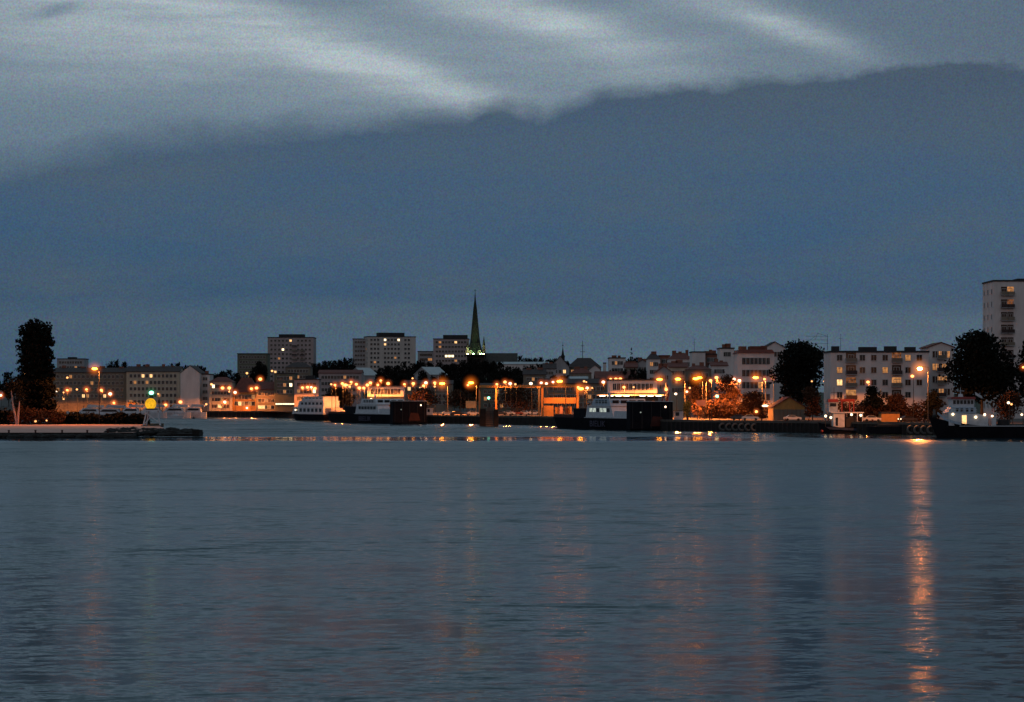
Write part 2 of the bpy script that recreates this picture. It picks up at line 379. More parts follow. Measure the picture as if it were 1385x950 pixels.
def quay():
    mb = MB(); pxs = list(range(-900, 2601, 25))
    P = [(XX(p, pw(SHORE, p)), pw(SHORE, p)) for p in pxs]
    for (x0, y0), (x1, y1) in zip(P, P[1:]):
        # face with cope: outer face 0.4 m in front of the land edge
        for (o0, o1, z0, z1, m) in ((.0, .9, -2, QZ-.35, M['rock']), (-.15, 1.4, QZ-.35, QZ+.18, M['concrete'])):
            mb.add([(x0,y0-.9+o0,z0),(x1,y1-.9+o0,z0),(x1,y1-.9+o0,z1),(x0,y0-.9+o0,z1),(x0,y0-.9+o1,z1),(x1,y1-.9+o1,z1)], [(0,1,2,3),(3,2,5,4)], m)
    for px in range(200, 1400, 6):
        Y = pw(SHORE, px); x = XX(px, Y); mb.box(x-.14, x+.14, Y-1.16, Y-.92, -.5, QZ-.36, M['concrete'] if px % 18 == 0 else M['dsteel'])
    return tag(mb.build('quay'), kind='structure')
quay()
# left breakwater: flat pale deck with darker rocky head
def pier():
    mb = MB()
    pts = [(-900,484),(150,486),(180,486),(200,520),(222,560),(214,612),(190,640),(-900,650)]
    P = [(XX(a, b), b) for a, b in pts]; n = len(P)
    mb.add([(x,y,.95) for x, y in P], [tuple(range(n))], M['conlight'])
    for i in range(n):
        a, b = P[i], P[(i+1) % n]
        mb.add([(a[0],a[1],.95),(b[0],b[1],.95),(b[0],b[1],-1),(a[0],a[1],-1)], [(3,2,1,0)], M['rock'])
    tag(mb.build('breakwater'), kind='structure')
    mb = MB(); r = random.Random(3); vs = []
    # rubble apron around the head
    for k in range(420):
        t = r.random()
        if t < .35: px = r.uniform(-60,185); Y = 483-r.random()*3; z = r.uniform(-.1,.35)
        else: px = r.uniform(145,268); c = (px-145)/123; Y = r.uniform(484+20*c, 560-20*c); z = r.uniform(-.1, 1.0-.4*c)
        x = XX(px, Y); s = r.uniform(.5,1.3); mb.ball((x,Y,z), (s*1.3,s,s*.55), M['rock'], 6, 4)
    for k in range(len(mb.v)):
        v = mb.v[k]; mb.v[k] = (v[0]+r.uniform(-.12,.12), v[1]+r.uniform(-.12,.12), v[2]+r.uniform(-.1,.1))
    tag(mb.build('rubble'), 'dark rubble stones around the tip of the breakwater', 'rubble', kind='stuff')
    mb = MB(); mb.box(XX(225,500), XX(272,500), 497, 503, -1, .55, M['rock'])
    mb.box(XX(262,500), XX(272,500), 497.5, 502.5, .55, 1.35, M['rock'])
    tag(mb.build('mooring_block'), 'low dark concrete block at the very tip of the left breakwater', 'mooring block')
    mb = MB(); mb.box(XX(-120,652), XX(212,652), 640, 665, -1, 1.0, M['grass'])
    tag(mb.build('grass_bank'), kind='structure')
pier()

# ------------------------------------------------------------------ trees
def crown_mesh(name, blobs, n, size, m, seed):
    r = random.Random(seed); mb = MB(); vol = [a[3]*a[4]*a[5] for a in blobs]; tot = sum(vol)
    for bl, vv in zip(blobs, vol):
        cx, cy, cz, rx, ry, rz = bl
        for k in range(max(20, int(n*vv/tot))):
            u = r.uniform(-1,1); th = r.uniform(0,2*math.pi); q = math.sqrt(1-u*u); rr = (r.random()**.33)*(1+.12*math.sin(3*th+5*u+seed)+r.gauss(0,.085))
            p = Vector((cx+rx*rr*q*math.cos(th), cy+ry*rr*q*math.sin(th), cz+rz*rr*u))
            a = Vector((r.gauss(0,1), r.gauss(0,1), r.gauss(0,1))).normalized(); b = a.cross(Vector((r.gauss(0,1), r.gauss(0,1), r.gauss(0,1)))).normalized()
            s = size*r.uniform(.6,1.4)
            mb.add([p+a*s*.6, p+b*s*.5, p-a*s*.6+b*.2*s, p-b*s*.5], [(0,1,2,3)], m)
    return mb.mesh(name)
def trunk_mesh(h, rad, spread, m, seed, n=5):
    r = random.Random(seed); mb = MB(); k = h*.45
    mb.bar((0,0,-.4), (0,0,k), rad, m, 8, rad*.75); mb.bar((0,0,k), (.02*h,0,h*.85), rad*.75, m, 7, rad*.2)
    for i in range(n):
        z = h*r.uniform(.3,.65); t = 2*math.pi*i/n+r.uniform(-.4,.4); e = spread*r.uniform(.5,.8)
        mb.bar((0,0,z), (e*math.cos(t), e*math.sin(t), z+h*r.uniform(.12,.25)), rad*.4, m, 5, rad*.12)
    return mb.mesh('trunk')
def blobs_round(w, h, seed, nb=9, flat=.8, low=.18):
    r = random.Random(seed); B = [(0,0,h*.58,w*.36,w*.36,h*.36)]
    for i in range(nb):
        t = 2*math.pi*i/nb; zz = r.uniform(low+.15,.8); e = w*.30*r.uniform(.7,1.05)*(1.15-abs(zz-.5))
        s = w*r.uniform(.16,.24); B.append((e*math.cos(t), e*math.sin(t), h*zz, s, s, s*flat))
    for i in range(4): B.append((r.uniform(-.18,.18)*w, r.uniform(-.15,.15)*w, h*r.uniform(.82,.9), w*.16, w*.16, h*.09))
    return B
def tree(name, label, px, Y, w_px, pyt, mk='leafd', n=1800, size=.55, seed=1, blobs=None, group=None, trunk='bark', cat='tree', zg=None, low=.18):
    X = XX(px, Y); zg = terrain(X, Y) if zg is None else zg; h = ZZ(pyt, Y)-zg; wd = w_px*Y/F
    o = empty(name, (X, Y, zg), 0, label, cat, group)
    B = blobs(wd, h) if blobs else blobs_round(wd, h, seed, low=low)
    inst('crown', crown_mesh('crown', B, n, size, M[mk], seed), o)
    inst('trunk', trunk_mesh(h*.85, max(.12, h*.018), wd*.4, M[trunk], seed), o)
    return o
def poplar(w, h):
    B = []
    r = random.Random(5)
    for z, s, dx in ((.95,.20,-.02),(.92,.16,.22),(.90,.22,-.2),(.86,.34,.02),(.80,.34,-.06),(.80,.26,.16),(.73,.36,-.04),(.66,.37,.0),(.59,.38,-.03),(.52,.40,.0),(.45,.42,.02),(.38,.45,-.02),(.30,.47,.0),(.2,.48,.02),(.12,.42,.05)):
        B.append((dx*w, r.uniform(-.05,.05)*w, z*h, s*w, s*w*.8, h*.06))
    for k in range(16):
        t = r.uniform(0,6.28); z = r.uniform(.15,.85); B.append((math.cos(t)*w*.36, math.sin(t)*w*.3, z*h, w*.12, w*.12, h*.035))
    return B
tree('poplar', 'tall dark poplar towering over the left end of the breakwater', 48, 648, 60, 433, n=15000, size=.62, seed=4, blobs=poplar, zg=.95, cat='poplar')
# pale trunks to its left
for i, (a, b, c, lab) in enumerate(((15,529,22,'left of two pale bare tree trunks beside the dark poplar'),(23,541,16,'right of two pale bare tree trunks beside the dark poplar'))):
    o = empty('birch_tree', (XX(a+2,636), 636, .95), 0, lab, 'tree'); mb = MB(); s = 636/F
    hgt = ZZ(b, 636)-.95
    mb.bar((1.2*(1 if i == 0 else -.2),0,-.2), (.1,0,hgt*.6), .32, M['birch'], 7, .24); mb.bar((.1,0,hgt*.6), (-.35 if i == 0 else .3,0,hgt), .24, M['birch'], 7, .1)
    mb.build('trunk', o)
    inst('crown', crown_mesh('crown', [(0,.8,hgt*1.15,2.2,1.5,2.4),(-1,.8,hgt*.9,1.3,1,1.5)], 500, .35, M['leafd'], 50+i), o)
def hedge(label, px0, px1, Y, pyt, mk='leafd', seed=9, zg=.95, n=2600, size=.5, wob=.35):
    h = ZZ(pyt, Y)-zg; x0 = XX(px0, Y); x1 = XX(px1, Y); B = []; r = random.Random(seed); x = x0
    while x < x1:
        s = h*r.uniform(.55,.75); B.append((x, r.uniform(-1,1), h*r.uniform(.35,.5), s*1.2, s, h*r.uniform(.5,.5+wob))); x += s*1.1
    B = [(a-(x0+x1)/2, b, c, d, e, f) for a, b, c, d, e, f in B]
    me = crown_mesh('hedge', B, n, size, M[mk], seed); o = inst('hedge', me, None, ((x0+x1)/2, Y, zg)); return tag(o, label, 'hedge')
hedge('long low dark hedge behind the pale breakwater deck, right of the poplar', 78, 192, 646, 561, seed=10, n=9000, size=.6)
hedge('lamplit russet bushes at the foot of the dark poplar', 28, 82, 641, 553, 'leafr', seed=11, n=4000, size=.4)
hedge('dark bushes at the left frame edge beside the pale trunks', -30, 14, 644, 556, seed=12, n=3500)

# near right trees
tree('broadleaf_tree', 'huge dark domed tree behind the right tugboat', 1328, 545, 112, 445, n=12500, size=.6, seed=21, low=.05)
tree('broadleaf_tree', 'dark broad tree left of the grey four storey apartment block', 1083, 608, 78, 457, n=10500, size=.55, seed=22, low=.05)
tree('broadleaf_tree', 'dark tree cut by the right frame edge beneath the white tower', 1392, 560, 44, 449, n=3000, size=.55, seed=23)
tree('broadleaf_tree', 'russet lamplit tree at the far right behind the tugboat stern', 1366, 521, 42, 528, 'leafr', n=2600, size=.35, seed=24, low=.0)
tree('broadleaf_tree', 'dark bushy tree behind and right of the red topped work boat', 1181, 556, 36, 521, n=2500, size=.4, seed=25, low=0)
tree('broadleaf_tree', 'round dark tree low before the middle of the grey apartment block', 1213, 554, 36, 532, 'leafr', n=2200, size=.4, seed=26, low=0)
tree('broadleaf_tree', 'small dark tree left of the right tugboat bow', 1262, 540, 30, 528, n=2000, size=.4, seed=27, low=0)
tree('broadleaf_tree', 'lamplit reddish tree between the orange gabled shed and the red topped boat', 1099, 580, 34, 521, 'leafr', n=2200, size=.4, seed=28, low=0)
tree('broadleaf_tree', 'lamplit russet tree left of the white five storey house', 985, 660, 40, 505, 'leafr', n=2600, size=.45, seed=29, low=0)
tree('broadleaf_tree', 'wide lamplit russet tree above the lit yellow notice board', 945, 670, 46, 503, 'leafr', n=2600, size=.45, seed=30, low=0)
tree('broadleaf_tree', 'lamplit russet tree at the foot of the white five storey house', 1018, 625, 40, 528, 'leafr', n=2600, size=.4, seed=31, low=0)
tree('broadleaf_tree', 'lamplit green bush beside the pale booth right of the large ferry', 929, 612, 15, 541, 'leafg', n=900, size=.25, seed=32, low=0, cat='bush')
tree('broadleaf_tree', 'black tree between the white passenger ship and the small ferry', 457, 880, 44, 522, n=3500, size=.6, seed=33, low=0)
tree('broadleaf_tree', 'lamplit russet tree on the quay left of the tall double lamp posts', 570, 850, 50, 523, 'leafr', n=2600, size=.5, seed=34, low=0)
tree('broadleaf_tree', 'lamplit russet tree behind the yellowish board on the ferry quay', 622, 860, 44, 526, 'leafr', n=2400, size=.5, seed=35, low=0)
tree('broadleaf_tree', 'dark lamplit russet tree behind the steel gantry', 700, 840, 60, 524, 'leafr', n=2600, size=.5, seed=36, low=0)
hedge('lamplit russet bushes along the foot of the grey apartment block', 1136, 1262, 556, 546, 'leafr', seed=14, zg=QZ, n=7000, size=.4)
hedge('dark lamplit russet bushes left of the orange gabled shed', 955, 1046, 640, 543, 'leafr', seed=15, zg=QZ, n=6000, size=.45)
# hill trees: shared crowns
PROTO = [(crown_mesh('crown', blobs_round(10, 12, 40+k), 1100, .75, M['leafh'], 60+k), trunk_mesh(10, .25, 4, M['bark'], 60+k)) for k in range(4)]
def hilltrees(label, group, spots):
    r = random.Random(len(label))
    for i, (px, py, wp, Y) in enumerate(spots):
        X = XX(px, Y); zg = terrain(X, Y)-.3; h = max(4, ZZ(py, Y)-zg); wd = wp*Y/F
        c, t = PROTO[i % 4]; rz = r.uniform(0,6.28)
        o = empty('hill_tree', (X, Y, zg), 0, label, 'tree', group); s = (wd/10, wd/10, h/11.4)
        inst('crown', c, o, rz=rz, scale=s); inst('trunk', t, o, rz=rz, scale=s)
def line(x0, x1, step, pts, Y, w, seed):
    r = random.Random(seed); out = []; x = x0
    while x < x1: out.append((x, pw(pts, x)+r.uniform(-1.5,1.5), w*r.uniform(.85,1.3), Y+r.uniform(-25,25))); x += step*r.uniform(.8,1.2)
    return out
hilltrees('dark tree behind the roofs of the long left apartment row', 'trees behind the left apartment row', line(84,284,11,[(84,500),(140,498),(150,490),(168,490),(175,496),(250,494),(270,496),(284,502)],1160,17,1)+[(12,505,26,1150),(-8,507,26,1150),(30,507,24,1150),(60,500,26,1150),(75,502,24,1150)])
hilltrees('dark tree below and left of the dim hillside hotel', 'trees left of the hillside hotel', line(286,322,9,[(286,507),(305,501),(322,503)],1250,16,2)+[(350,489,16,1330),(357,494,14,1330),(343,498,14,1300)])
hilltrees('dark tree on the rise between the two tall tower blocks', 'trees between the two tower blocks', line(424,480,7,[(424,492),(440,489),(460,486),(470,484),(480,487)],1360,13,3)+line(424,480,10,[(424,497),(480,496)],1300,16,13))
hilltrees('dark tree on the wooded slope below the church and third tower block', 'trees on the church hill', line(515,700,11,[(515,498),(545,492),(575,488),(600,492),(640,486),(665,489),(700,497)],1230,18,4)+line(515,720,14,[(515,503),(720,503)],1160,20,5)+line(560,735,13,[(560,512),(720,509),(735,512)],1055,20,6))
hilltrees('dark tree of the skyline wood right of the church', 'skyline trees right of the church', line(658,770,7,[(658,482),(700,483),(740,486),(770,488)],1480,12,7))
hilltrees('dark tree among the roofs left of the small turret', 'trees below the small turret', line(700,760,10,[(700,500),(720,494),(760,500)],1120,17,8)+line(700,815,13,[(700,508),(815,510)],1010,19,9))
hilltrees('dark tree among the roofs right of the antenna mast', 'trees right of the antenna mast', line(846,882,9,[(846,487),(858,483),(882,490)],1000,17,10)+line(830,985,13,[(830,501),(900,500),(985,498)],900,18,11))
def spruce(px, pyt, Y, label):
    X = XX(px, Y); zg = terrain(X, Y)-.3; h = ZZ(pyt, Y)-zg; o = empty('spruce', (X,Y,zg), 0, label, 'spruce'); B = []
    for k in range(9): z = .35+.63*k/8; s = .16*h*(1.03-z)+.1; B.append((0,0,h*z,s,s,h*.03))
    inst('crown', crown_mesh('crown', B, 900, .4, M['leafh'], 77), o); inst('trunk', trunk_mesh(h, .2, .3, M['bark'], 5, 3), o)
spruce(854, 471, 985, 'pointed spruce rising above the roofs right of the antenna mast')

# ------------------------------------------------------------------ buildings
def winmesh(w, h, glass, frame='frame', bars=1):
    mb = MB(); t = .09
    mb.box(-w/2, w/2, -.03, 0, 0, h, glass)
    mb.box(-w/2-t, -w/2, -.09, 0, -t, h+t, M[frame]); mb.box(w/2, w/2+t, -.09, 0, -t, h+t, M[frame])
    mb.box(-w/2, w/2, -.09, 0, h, h+t, M[frame]); mb.box(-w/2, w/2, -.14, 0, -t, 0, M[frame])
    if bars: mb.box(-.03, .03, -.06, -.03, 0, h, M[frame])
    return mb.mesh('window')
WM = {}
def wm(w, h, kind, frame='frame'):
    k = (round(w,2), round(h,2), kind, frame)
    if k not in WM:
        g = {'d':M['glass'],'b':M['glassb'],'l':E['win'],'w':E['winw'],'m':E['wind'],'c':E['winc']}[kind]
        WM[k] = winmesh(w, h, g, frame)
    return WM[k]
def building(name, label, px0, px1, pyt, Y, wall, roof='flat', roofm='tar', roof_py=None, rows=3, cols=6, depth=12, rot=0, fh=3.0,
             win=(1.2,1.5), lit={}, group=None, cat='building', chim=0, skip=(), side=0, zg=None, winoff=1.2, band=None, dim=.12, seed=0, frame='frame', margin=1.2, pent=None, balc=(), over=.35, bay=False):
    wd = (px1-px0)*Y/F/math.cos(rot); X = XX((px0+px1)/2, Y); z0 = (terrain(X, Y) if zg is None else zg)-.2
    h = ZZ(pyt, Y)-z0; o = empty(name, (X,Y,z0), rot, label, cat, group); r = random.Random(seed+int(px0))
    hw = wd/2; mb = MB(); rh = (ZZ(roof_py, Y)-ZZ(pyt, Y)) if roof_py else 0
    if roof == 'gabley':
        mb.prism([(-hw,0),(hw,0),(hw,h),(0,h+rh),(-hw,h)], 0, depth, M[wall])
    elif roof == 'gable':
        mb.prismx([(0,0),(depth,0),(depth,h),(depth/2,h+rh),(0,h)], -hw, hw, M[wall])
    else: mb.box(-hw, hw, 0, depth, 0, h, M[wall])
    mb.build('wall', o)
    rb = MB(); e = over
    if roof == 'flat':
        rb.box(-hw-e*.6, hw+e*.6, -e*.6, depth+e*.6, h+.003, h+.45, M[roofm])
    elif roof == 'gabley':
        t = .25
        for s in (-1, 1): rb.prism([(s*(hw+e), h-rh*e/hw+.01), (0, h+rh+.01), (0, h+rh+t), (s*(hw+e), h-rh*e/hw+t)][::s], -e, depth+e, M[roofm])
    elif roof == 'gable':
        t = .25; d2 = depth/2
        rb.prismx([(-e, h-rh*e/d2+.01), (d2, h+rh+.01), (depth+e, h-rh*e/d2+.01), (depth+e, h-rh*e/d2+t), (d2, h+rh+t), (-e, h-rh*e/d2+t)], -hw-e, hw+e, M[roofm])
    elif roof == 'hip':
        i = min(hw*.6, depth*.5)
        rb.add([(-hw-e,-e,h+.01),(hw+e,-e,h+.01),(hw+e,depth+e,h+.01),(-hw-e,depth+e,h+.01),(-hw+i,depth/2,h+rh),(hw-i,depth/2,h+rh)], [(0,3,2,1),(0,1,5,4),(1,2,5),(2,3,4,5),(3,0,4)], M[roofm])
    elif roof == 'mansard':
        rb.box(-hw-e, hw+e, -e, depth+e, h+.003, h+rh, M[roofm], tp=min(1.2, rh*.8))
    ro = rb.build('roof', o)
    for k in range(chim):
        cx = (-hw+1)+(wd-2)*(k+.3+.4*r.random())/chim; cw = r.uniform(.5,1.2); cb = MB(); zt = h+max(rh,.4)*(.8 if roof != 'flat' else 1)
        cb.box(cx-cw, cx+cw, depth*.45, depth*.55+.6, zt-1.0, zt+r.uniform(.9,1.7), M['brick']); cb.build('chimney', ro)
    if pent:
        for (a, b, t) in pent:
            pb = MB(); pb.box(XX(a,Y)-X, XX(b,Y)-X, depth*.25, depth*.75, h+.46, ZZ(t,Y)-z0, M[roofm]); pb.build('lift_house', o)
    ww, wh = win
    for q in range(rows):
        z = h-winoff-wh-q*fh
        if z < .5: break
        for c in range(cols):
            if (q, c) in skip: continue
            x = -hw+margin+(wd-2*margin)*(c+.5)/cols
            k = lit.get((q,c), 'd'); 
            if k == 'd' and r.random() < dim: k = r.choice('mmbb')
            if k == 'd' and r.random() < .25: k = 'b'
            inst('window', wm(ww, wh, k, frame), o, (x, -.004, z))
        for c in range(side):
            if side:
                y = depth*(c+.5)/side; k = 'd' if r.random() > dim*.6 else 'm'
                s = 1 if rot < 0 else -1
                inst('window', wm(ww, wh, k, frame), o, (s*(hw+.004), y, z), rz=(math.pi/2*s))
    for (c, q0, q1, bw) in balc:
        x = -hw+margin+(wd-2*margin)*(c+.5)/cols
        for q in range(q0, q1+1):
            z = h-winoff-wh-q*fh-.35; bb = MB(); bb.box(x-bw/2, x+bw/2, -1.25, -.01, z-.16, z, M['grey']); bb.box(x-bw/2, x+bw/2, -1.25, -1.17, z, z+.95, M['rooft' if q % 2 else 'tan'])
            for s in (-1,1): bb.box(x+s*bw/2-.05, x+s*bw/2+.05, -1.17, -.01, z, z+.95, M['grey'])
            bb.build('balcony', o)
            if bay: mb = MB(); mb.box(x-bw/2+.1, x+bw/2-.1, -.035, -.02, z+.02, z+2.3, (E['bay'] if lit[(q,c)] == 'm' else E['wind']) if lit.get((q,c)) else M['glassb']); mb.build('balcony_recess_stand_in', o)  # flat panel with the recess's shade and glow put into its colour
    return o
B = building
# left waterfront
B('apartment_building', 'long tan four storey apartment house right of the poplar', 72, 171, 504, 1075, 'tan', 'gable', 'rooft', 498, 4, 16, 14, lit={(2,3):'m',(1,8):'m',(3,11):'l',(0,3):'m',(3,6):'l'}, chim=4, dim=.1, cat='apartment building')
B('apartment_building', 'cream five storey apartment row left of the white gable wall', 171, 243, 503, 1072, 'cream', 'gable', 'rooft', 496, 5, 12, 14, lit={(0,3):'l',(0,5):'l',(1,1):'m',(4,5):'w'}, chim=4, cat='apartment building')
B('gabled_house', 'house with a tall blank white gable wall behind the moored yachts', 244, 270, 505, 1052, 'white', 'gabley', 'rooft', 495, 0, 1, 22, cat='house', rot=0, over=.15)
B('apartment_building', 'narrow white wing with dark windows just right of the blank gable wall', 271, 284, 507, 1058, 'white', 'flat', 'rooft', None, 4, 2, 12, win=(1.0,1.4), cat='apartment building', chim=1)
B('villa', 'cream waterside house with red roof right of the blank gable wall', 283, 314, 517, 1050, 'cream', 'hip', 'roofr', 510, 4, 6, 12, lit={(0,0):'w',(3,2):'l',(2,3):'m'}, cat='house')
B('villa', 'wide red roofed building lit orange along its ground floor', 314, 348, 531, 1052, 'orange', 'hip', 'roofr', 511, 2, 6, 14, win=(1.6,1.8), lit={(1,1):'l',(1,2):'m',(1,4):'m'}, cat='house', zg=QZ)
B('restaurant', 'low orange lit waterside building below the dim hotel', 346, 374, 527, 1040, 'tan', 'gable', 'roofr', 517, 3, 5, 14, win=(1.6,1.5), lit={(2,0):'l',(2,1):'l',(1,2):'m',(2,3):'m'}, cat='restaurant')
o = B('restaurant', 'dim house with a glowing ground floor front left of the white passenger ship', 371, 399, 506, 1036, 'olive', 'flat', 'tar', None, 3, 5, 12, lit={(1,4):'w'}, cat='restaurant', dim=.2)
mb = MB(); mb.box(-4.3, 4.3, -.6, -.02, 0, .9, M['dsteel'])
for k in range(8): mb.box(-4.2+k*1.07, -4.2+k*1.07+.85, -.66, -.6, .15, .75, E['winw'])
mb.build('lit_front', o, (.2,0,ZZ(548,1036)-(QZ-.2)))
B('town_house', 'pink grey town house directly behind the white passenger ship', 398, 431, 514, 1000, 'mauve', 'flat', 'tar', None, 3, 6, 12, pent=((412,424,508),), cat='town house', lit={(1,5):'w'})
B('town_house', 'dim long town house row behind the lamps left of the red terminal', 431, 489, 505, 1110, 'mauve', 'gable', 'roofr', 501, 4, 12, 12, cat='town house', dim=.08)
B('town_house', 'dark building with small windows under the first tower block', 386, 420, 497, 1180, 'tan', 'hip', 'rooft', 490, 3, 7, 12, cat='town house')
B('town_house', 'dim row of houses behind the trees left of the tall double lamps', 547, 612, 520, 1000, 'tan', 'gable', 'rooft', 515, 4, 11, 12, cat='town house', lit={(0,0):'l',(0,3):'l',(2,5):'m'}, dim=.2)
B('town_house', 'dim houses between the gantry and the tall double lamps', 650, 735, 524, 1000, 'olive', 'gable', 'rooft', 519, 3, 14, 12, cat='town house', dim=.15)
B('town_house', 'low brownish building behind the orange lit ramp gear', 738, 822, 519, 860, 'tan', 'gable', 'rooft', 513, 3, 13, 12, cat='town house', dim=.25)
# hill
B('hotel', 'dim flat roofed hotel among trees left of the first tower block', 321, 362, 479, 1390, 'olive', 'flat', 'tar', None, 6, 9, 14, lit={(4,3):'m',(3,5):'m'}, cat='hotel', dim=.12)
B('tower_block', 'pinkish eleven storey tower block, leftmost of the high blocks', 362, 424, 457, 1450, 'mauve', 'flat', 'tar', None, 10, 11, 20, fh=2.8, win=(1.3,1.3), pent=((376,410,452),), lit={(2,3):'w',(0,5):'l',(7,1):'l'}, cat='tower block', dim=.03, balc=((6,1,7,3.0),(8,2,8,2.6)), skip={(r,6) for r in range(10)})
B('tower_block', 'long pale tower block in the middle of the three high blocks', 498, 562, 456, 1450, 'panel', 'flat', 'tar', None, 9, 13, 14, fh=2.8, win=(1.3,1.3), rot=R(14), side=4, pent=((513,549,450),), lit={(0,4):'w',(1,4):'l',(0,8):'w'}, cat='tower block', dim=.03, skip={(r,c) for r in range(9) for c in (3,9,12)})
B('tower_block', 'darker staircase end joined to the left side of the long pale tower block', 477, 500, 459, 1455, 'grey', 'flat', 'tar', None, 8, 5, 14, fh=2.8, win=(1.3,1.3), cat='tower block', dim=.05)
B('tower_block', 'mauve tower block with three lit windows left of the church spire', 586, 634, 459, 1400, 'mauve', 'flat', 'tar', None, 7, 10, 18, fh=2.8, win=(1.4,1.3), pent=((599,632,453),), lit={(0,1):'m',(0,6):'l',(3,3):'w',(3,4):'w',(3,5):'w',(1,1):'m'}, cat='tower block', dim=.04)
B('flat_block', 'low grey flat roofed block just left of the mauve tower block', 565, 587, 476, 1420, 'grey', 'flat', 'tar', None, 3, 6, 12, cat='building', fh=2.8)
B('flat_block', 'small pale flat roofed block on the skyline right of the poplar', 77, 114, 486, 1380, 'grey', 'flat', 'tar', None, 3, 9, 14, cat='building', pent=((90,100,483),))
B('market_hall', 'hall with a pale pitched roof under the long tower block', 494, 511, 508, 1200, 'grey', 'gable', 'roofg', 498, 0, 1, 16, rot=R(38), cat='hall')
B('market_hall', 'hall with a pale sloping roof below the mauve tower block', 582, 604, 507, 1150, 'grey', 'gable', 'roofg', 497, 0, 1, 15, rot=R(34), cat='hall')
B('market_hall', 'long white low building on the slope right of the church', 673, 742, 493, 1260, 'white', 'gable', 'roofg', 490, 0, 1, 14, cat='hall')
B('market_hall', 'low hall with a pale roof behind the orange lit ramp gear', 772, 795, 518, 900, 'grey', 'gable', 'roofg', 510, 0, 1, 18, cat='hall')
# middle right roofs
B('old_house', 'steep dark roofed house under the small turret', 745, 770, 497, 1050, 'grey', 'gabley', 'rooft', 482, 1, 3, 14, cat='house', lit={(0,2):'l'})
B('old_house', 'wide dark roofed house beneath the antenna mast', 768, 813, 497, 1060, 'tan', 'hip', 'rooft', 484, 2, 7, 14, cat='house', lit={(0,0):'m'})
B('old_house', 'small house with a blank white gable below the antenna mast', 797, 812, 500, 960, 'white', 'gabley', 'rooft', 494, 0, 1, 14, cat='house')
B('old_house', 'slim white stair tower left of the white corner house', 816, 820, 492, 965, 'white', 'flat', 'tar', None, 0, 1, 2.5, cat='house', over=.1)
B('old_house', 'white corner house with few dark windows right of the antenna mast', 824, 846, 485, 980, 'white', 'flat', 'tar', None, 4, 4, 12, cat='house', chim=2)
B('old_house', 'long dim tiled house in front of the white corner house', 806, 860, 512, 880, 'tan', 'gable', 'roofr', 503, 1, 9, 12, cat='house')
B('old_house', 'cream house with a pointed dark roof left of the red brick gable', 876, 893, 486, 900, 'white', 'hip', 'rooft', 478, 3, 4, 10, cat='house', chim=1)
B('old_house', 'red brick house wedged between two white houses', 892, 906, 482, 905, 'brick', 'flat', 'roofr', None, 3, 2, 10, cat='house')
B('old_house', 'white house with a long dark red roof left of the plain white gable block', 905, 937, 486, 880, 'white', 'hip', 'roofr', 477, 2, 8, 12, cat='house', chim=3)
B('old_house', 'plain white flat topped house with an aerial beside it', 936, 954, 477, 860, 'white', 'flat', 'tar', None, 1, 1, 12, cat='house', win=(.8,1), skip={(0,0)})
B('old_house', 'narrow dark red fronted house squeezed between the white blocks', 953, 973, 480, 865, 'brick', 'flat', 'rooft', None, 3, 4, 12, cat='house', chim=3)
B('old_house', 'tall blank white house with a chimney left of the five storey house', 974, 993, 472, 830, 'white', 'flat', 'tar', None, 1, 2, 12, cat='house', chim=2)
B('old_house', 'grey shadowed house joined behind the white five storey house', 991, 1000, 476, 840, 'grey', 'flat', 'tar', None, 3, 1, 12, cat='house')
B('town_house', 'white five storey town house with red roof edge beside the broad dark tree', 998, 1047, 478, 690, 'white', 'mansard', 'roofr', 473, 5, 7, 14, win=(1.0,1.9), fh=3.6, lit={(4,5):'l',(2,4):'m'}, cat='town house', chim=3, winoff=1.4, dim=.06, pent=((1016,1036,468),))
B('town_house', 'white house with a round attic gable peeping over the broad dark tree', 1034, 1062, 471, 720, 'white', 'gabley', 'tar', 463, 1, 3, 12, cat='town house')
for i, (a, b, t, rt, Y, wl, rf, rm, lab) in enumerate((
  (846,862,497,491,930,'tan','gable','roofr','low tan house right of the white corner house'),
  (860,878,493,487,935,'grey','gabley','rooft','grey gabled house below the spruce'),
  (735,752,499,492,1020,'grey','gable','rooft','low grey house left of the turret house'),
  (905,930,497,491,800,'cream','gable','roofr','cream house in front of the long red roofed white house'),
  (930,962,500,494,790,'tan','hip','roofr','broad tan house above the bright merged pair of lamps'),
  (962,984,495,490,795,'white','gable','roofr','small white house in front of the tall blank white house'),
  (888,908,503,496,760,'grey','gabley','roofr','small gabled house right above the end of the windowed terminal'),
  (772,800,505,498,930,'tan','hip','roofr','brown hipped house left of the windowed terminal'),
  (708,738,507,500,960,'tan','gable','rooft','dim long house above the gantry beam'))):
    B('old_house', lab, a, b, t, Y, wl, rf, rm, rt, 3, max(2, (b-a)//5), 11, cat='house', chim=2, dim=.15, win=(1.0,1.4), seed=i)
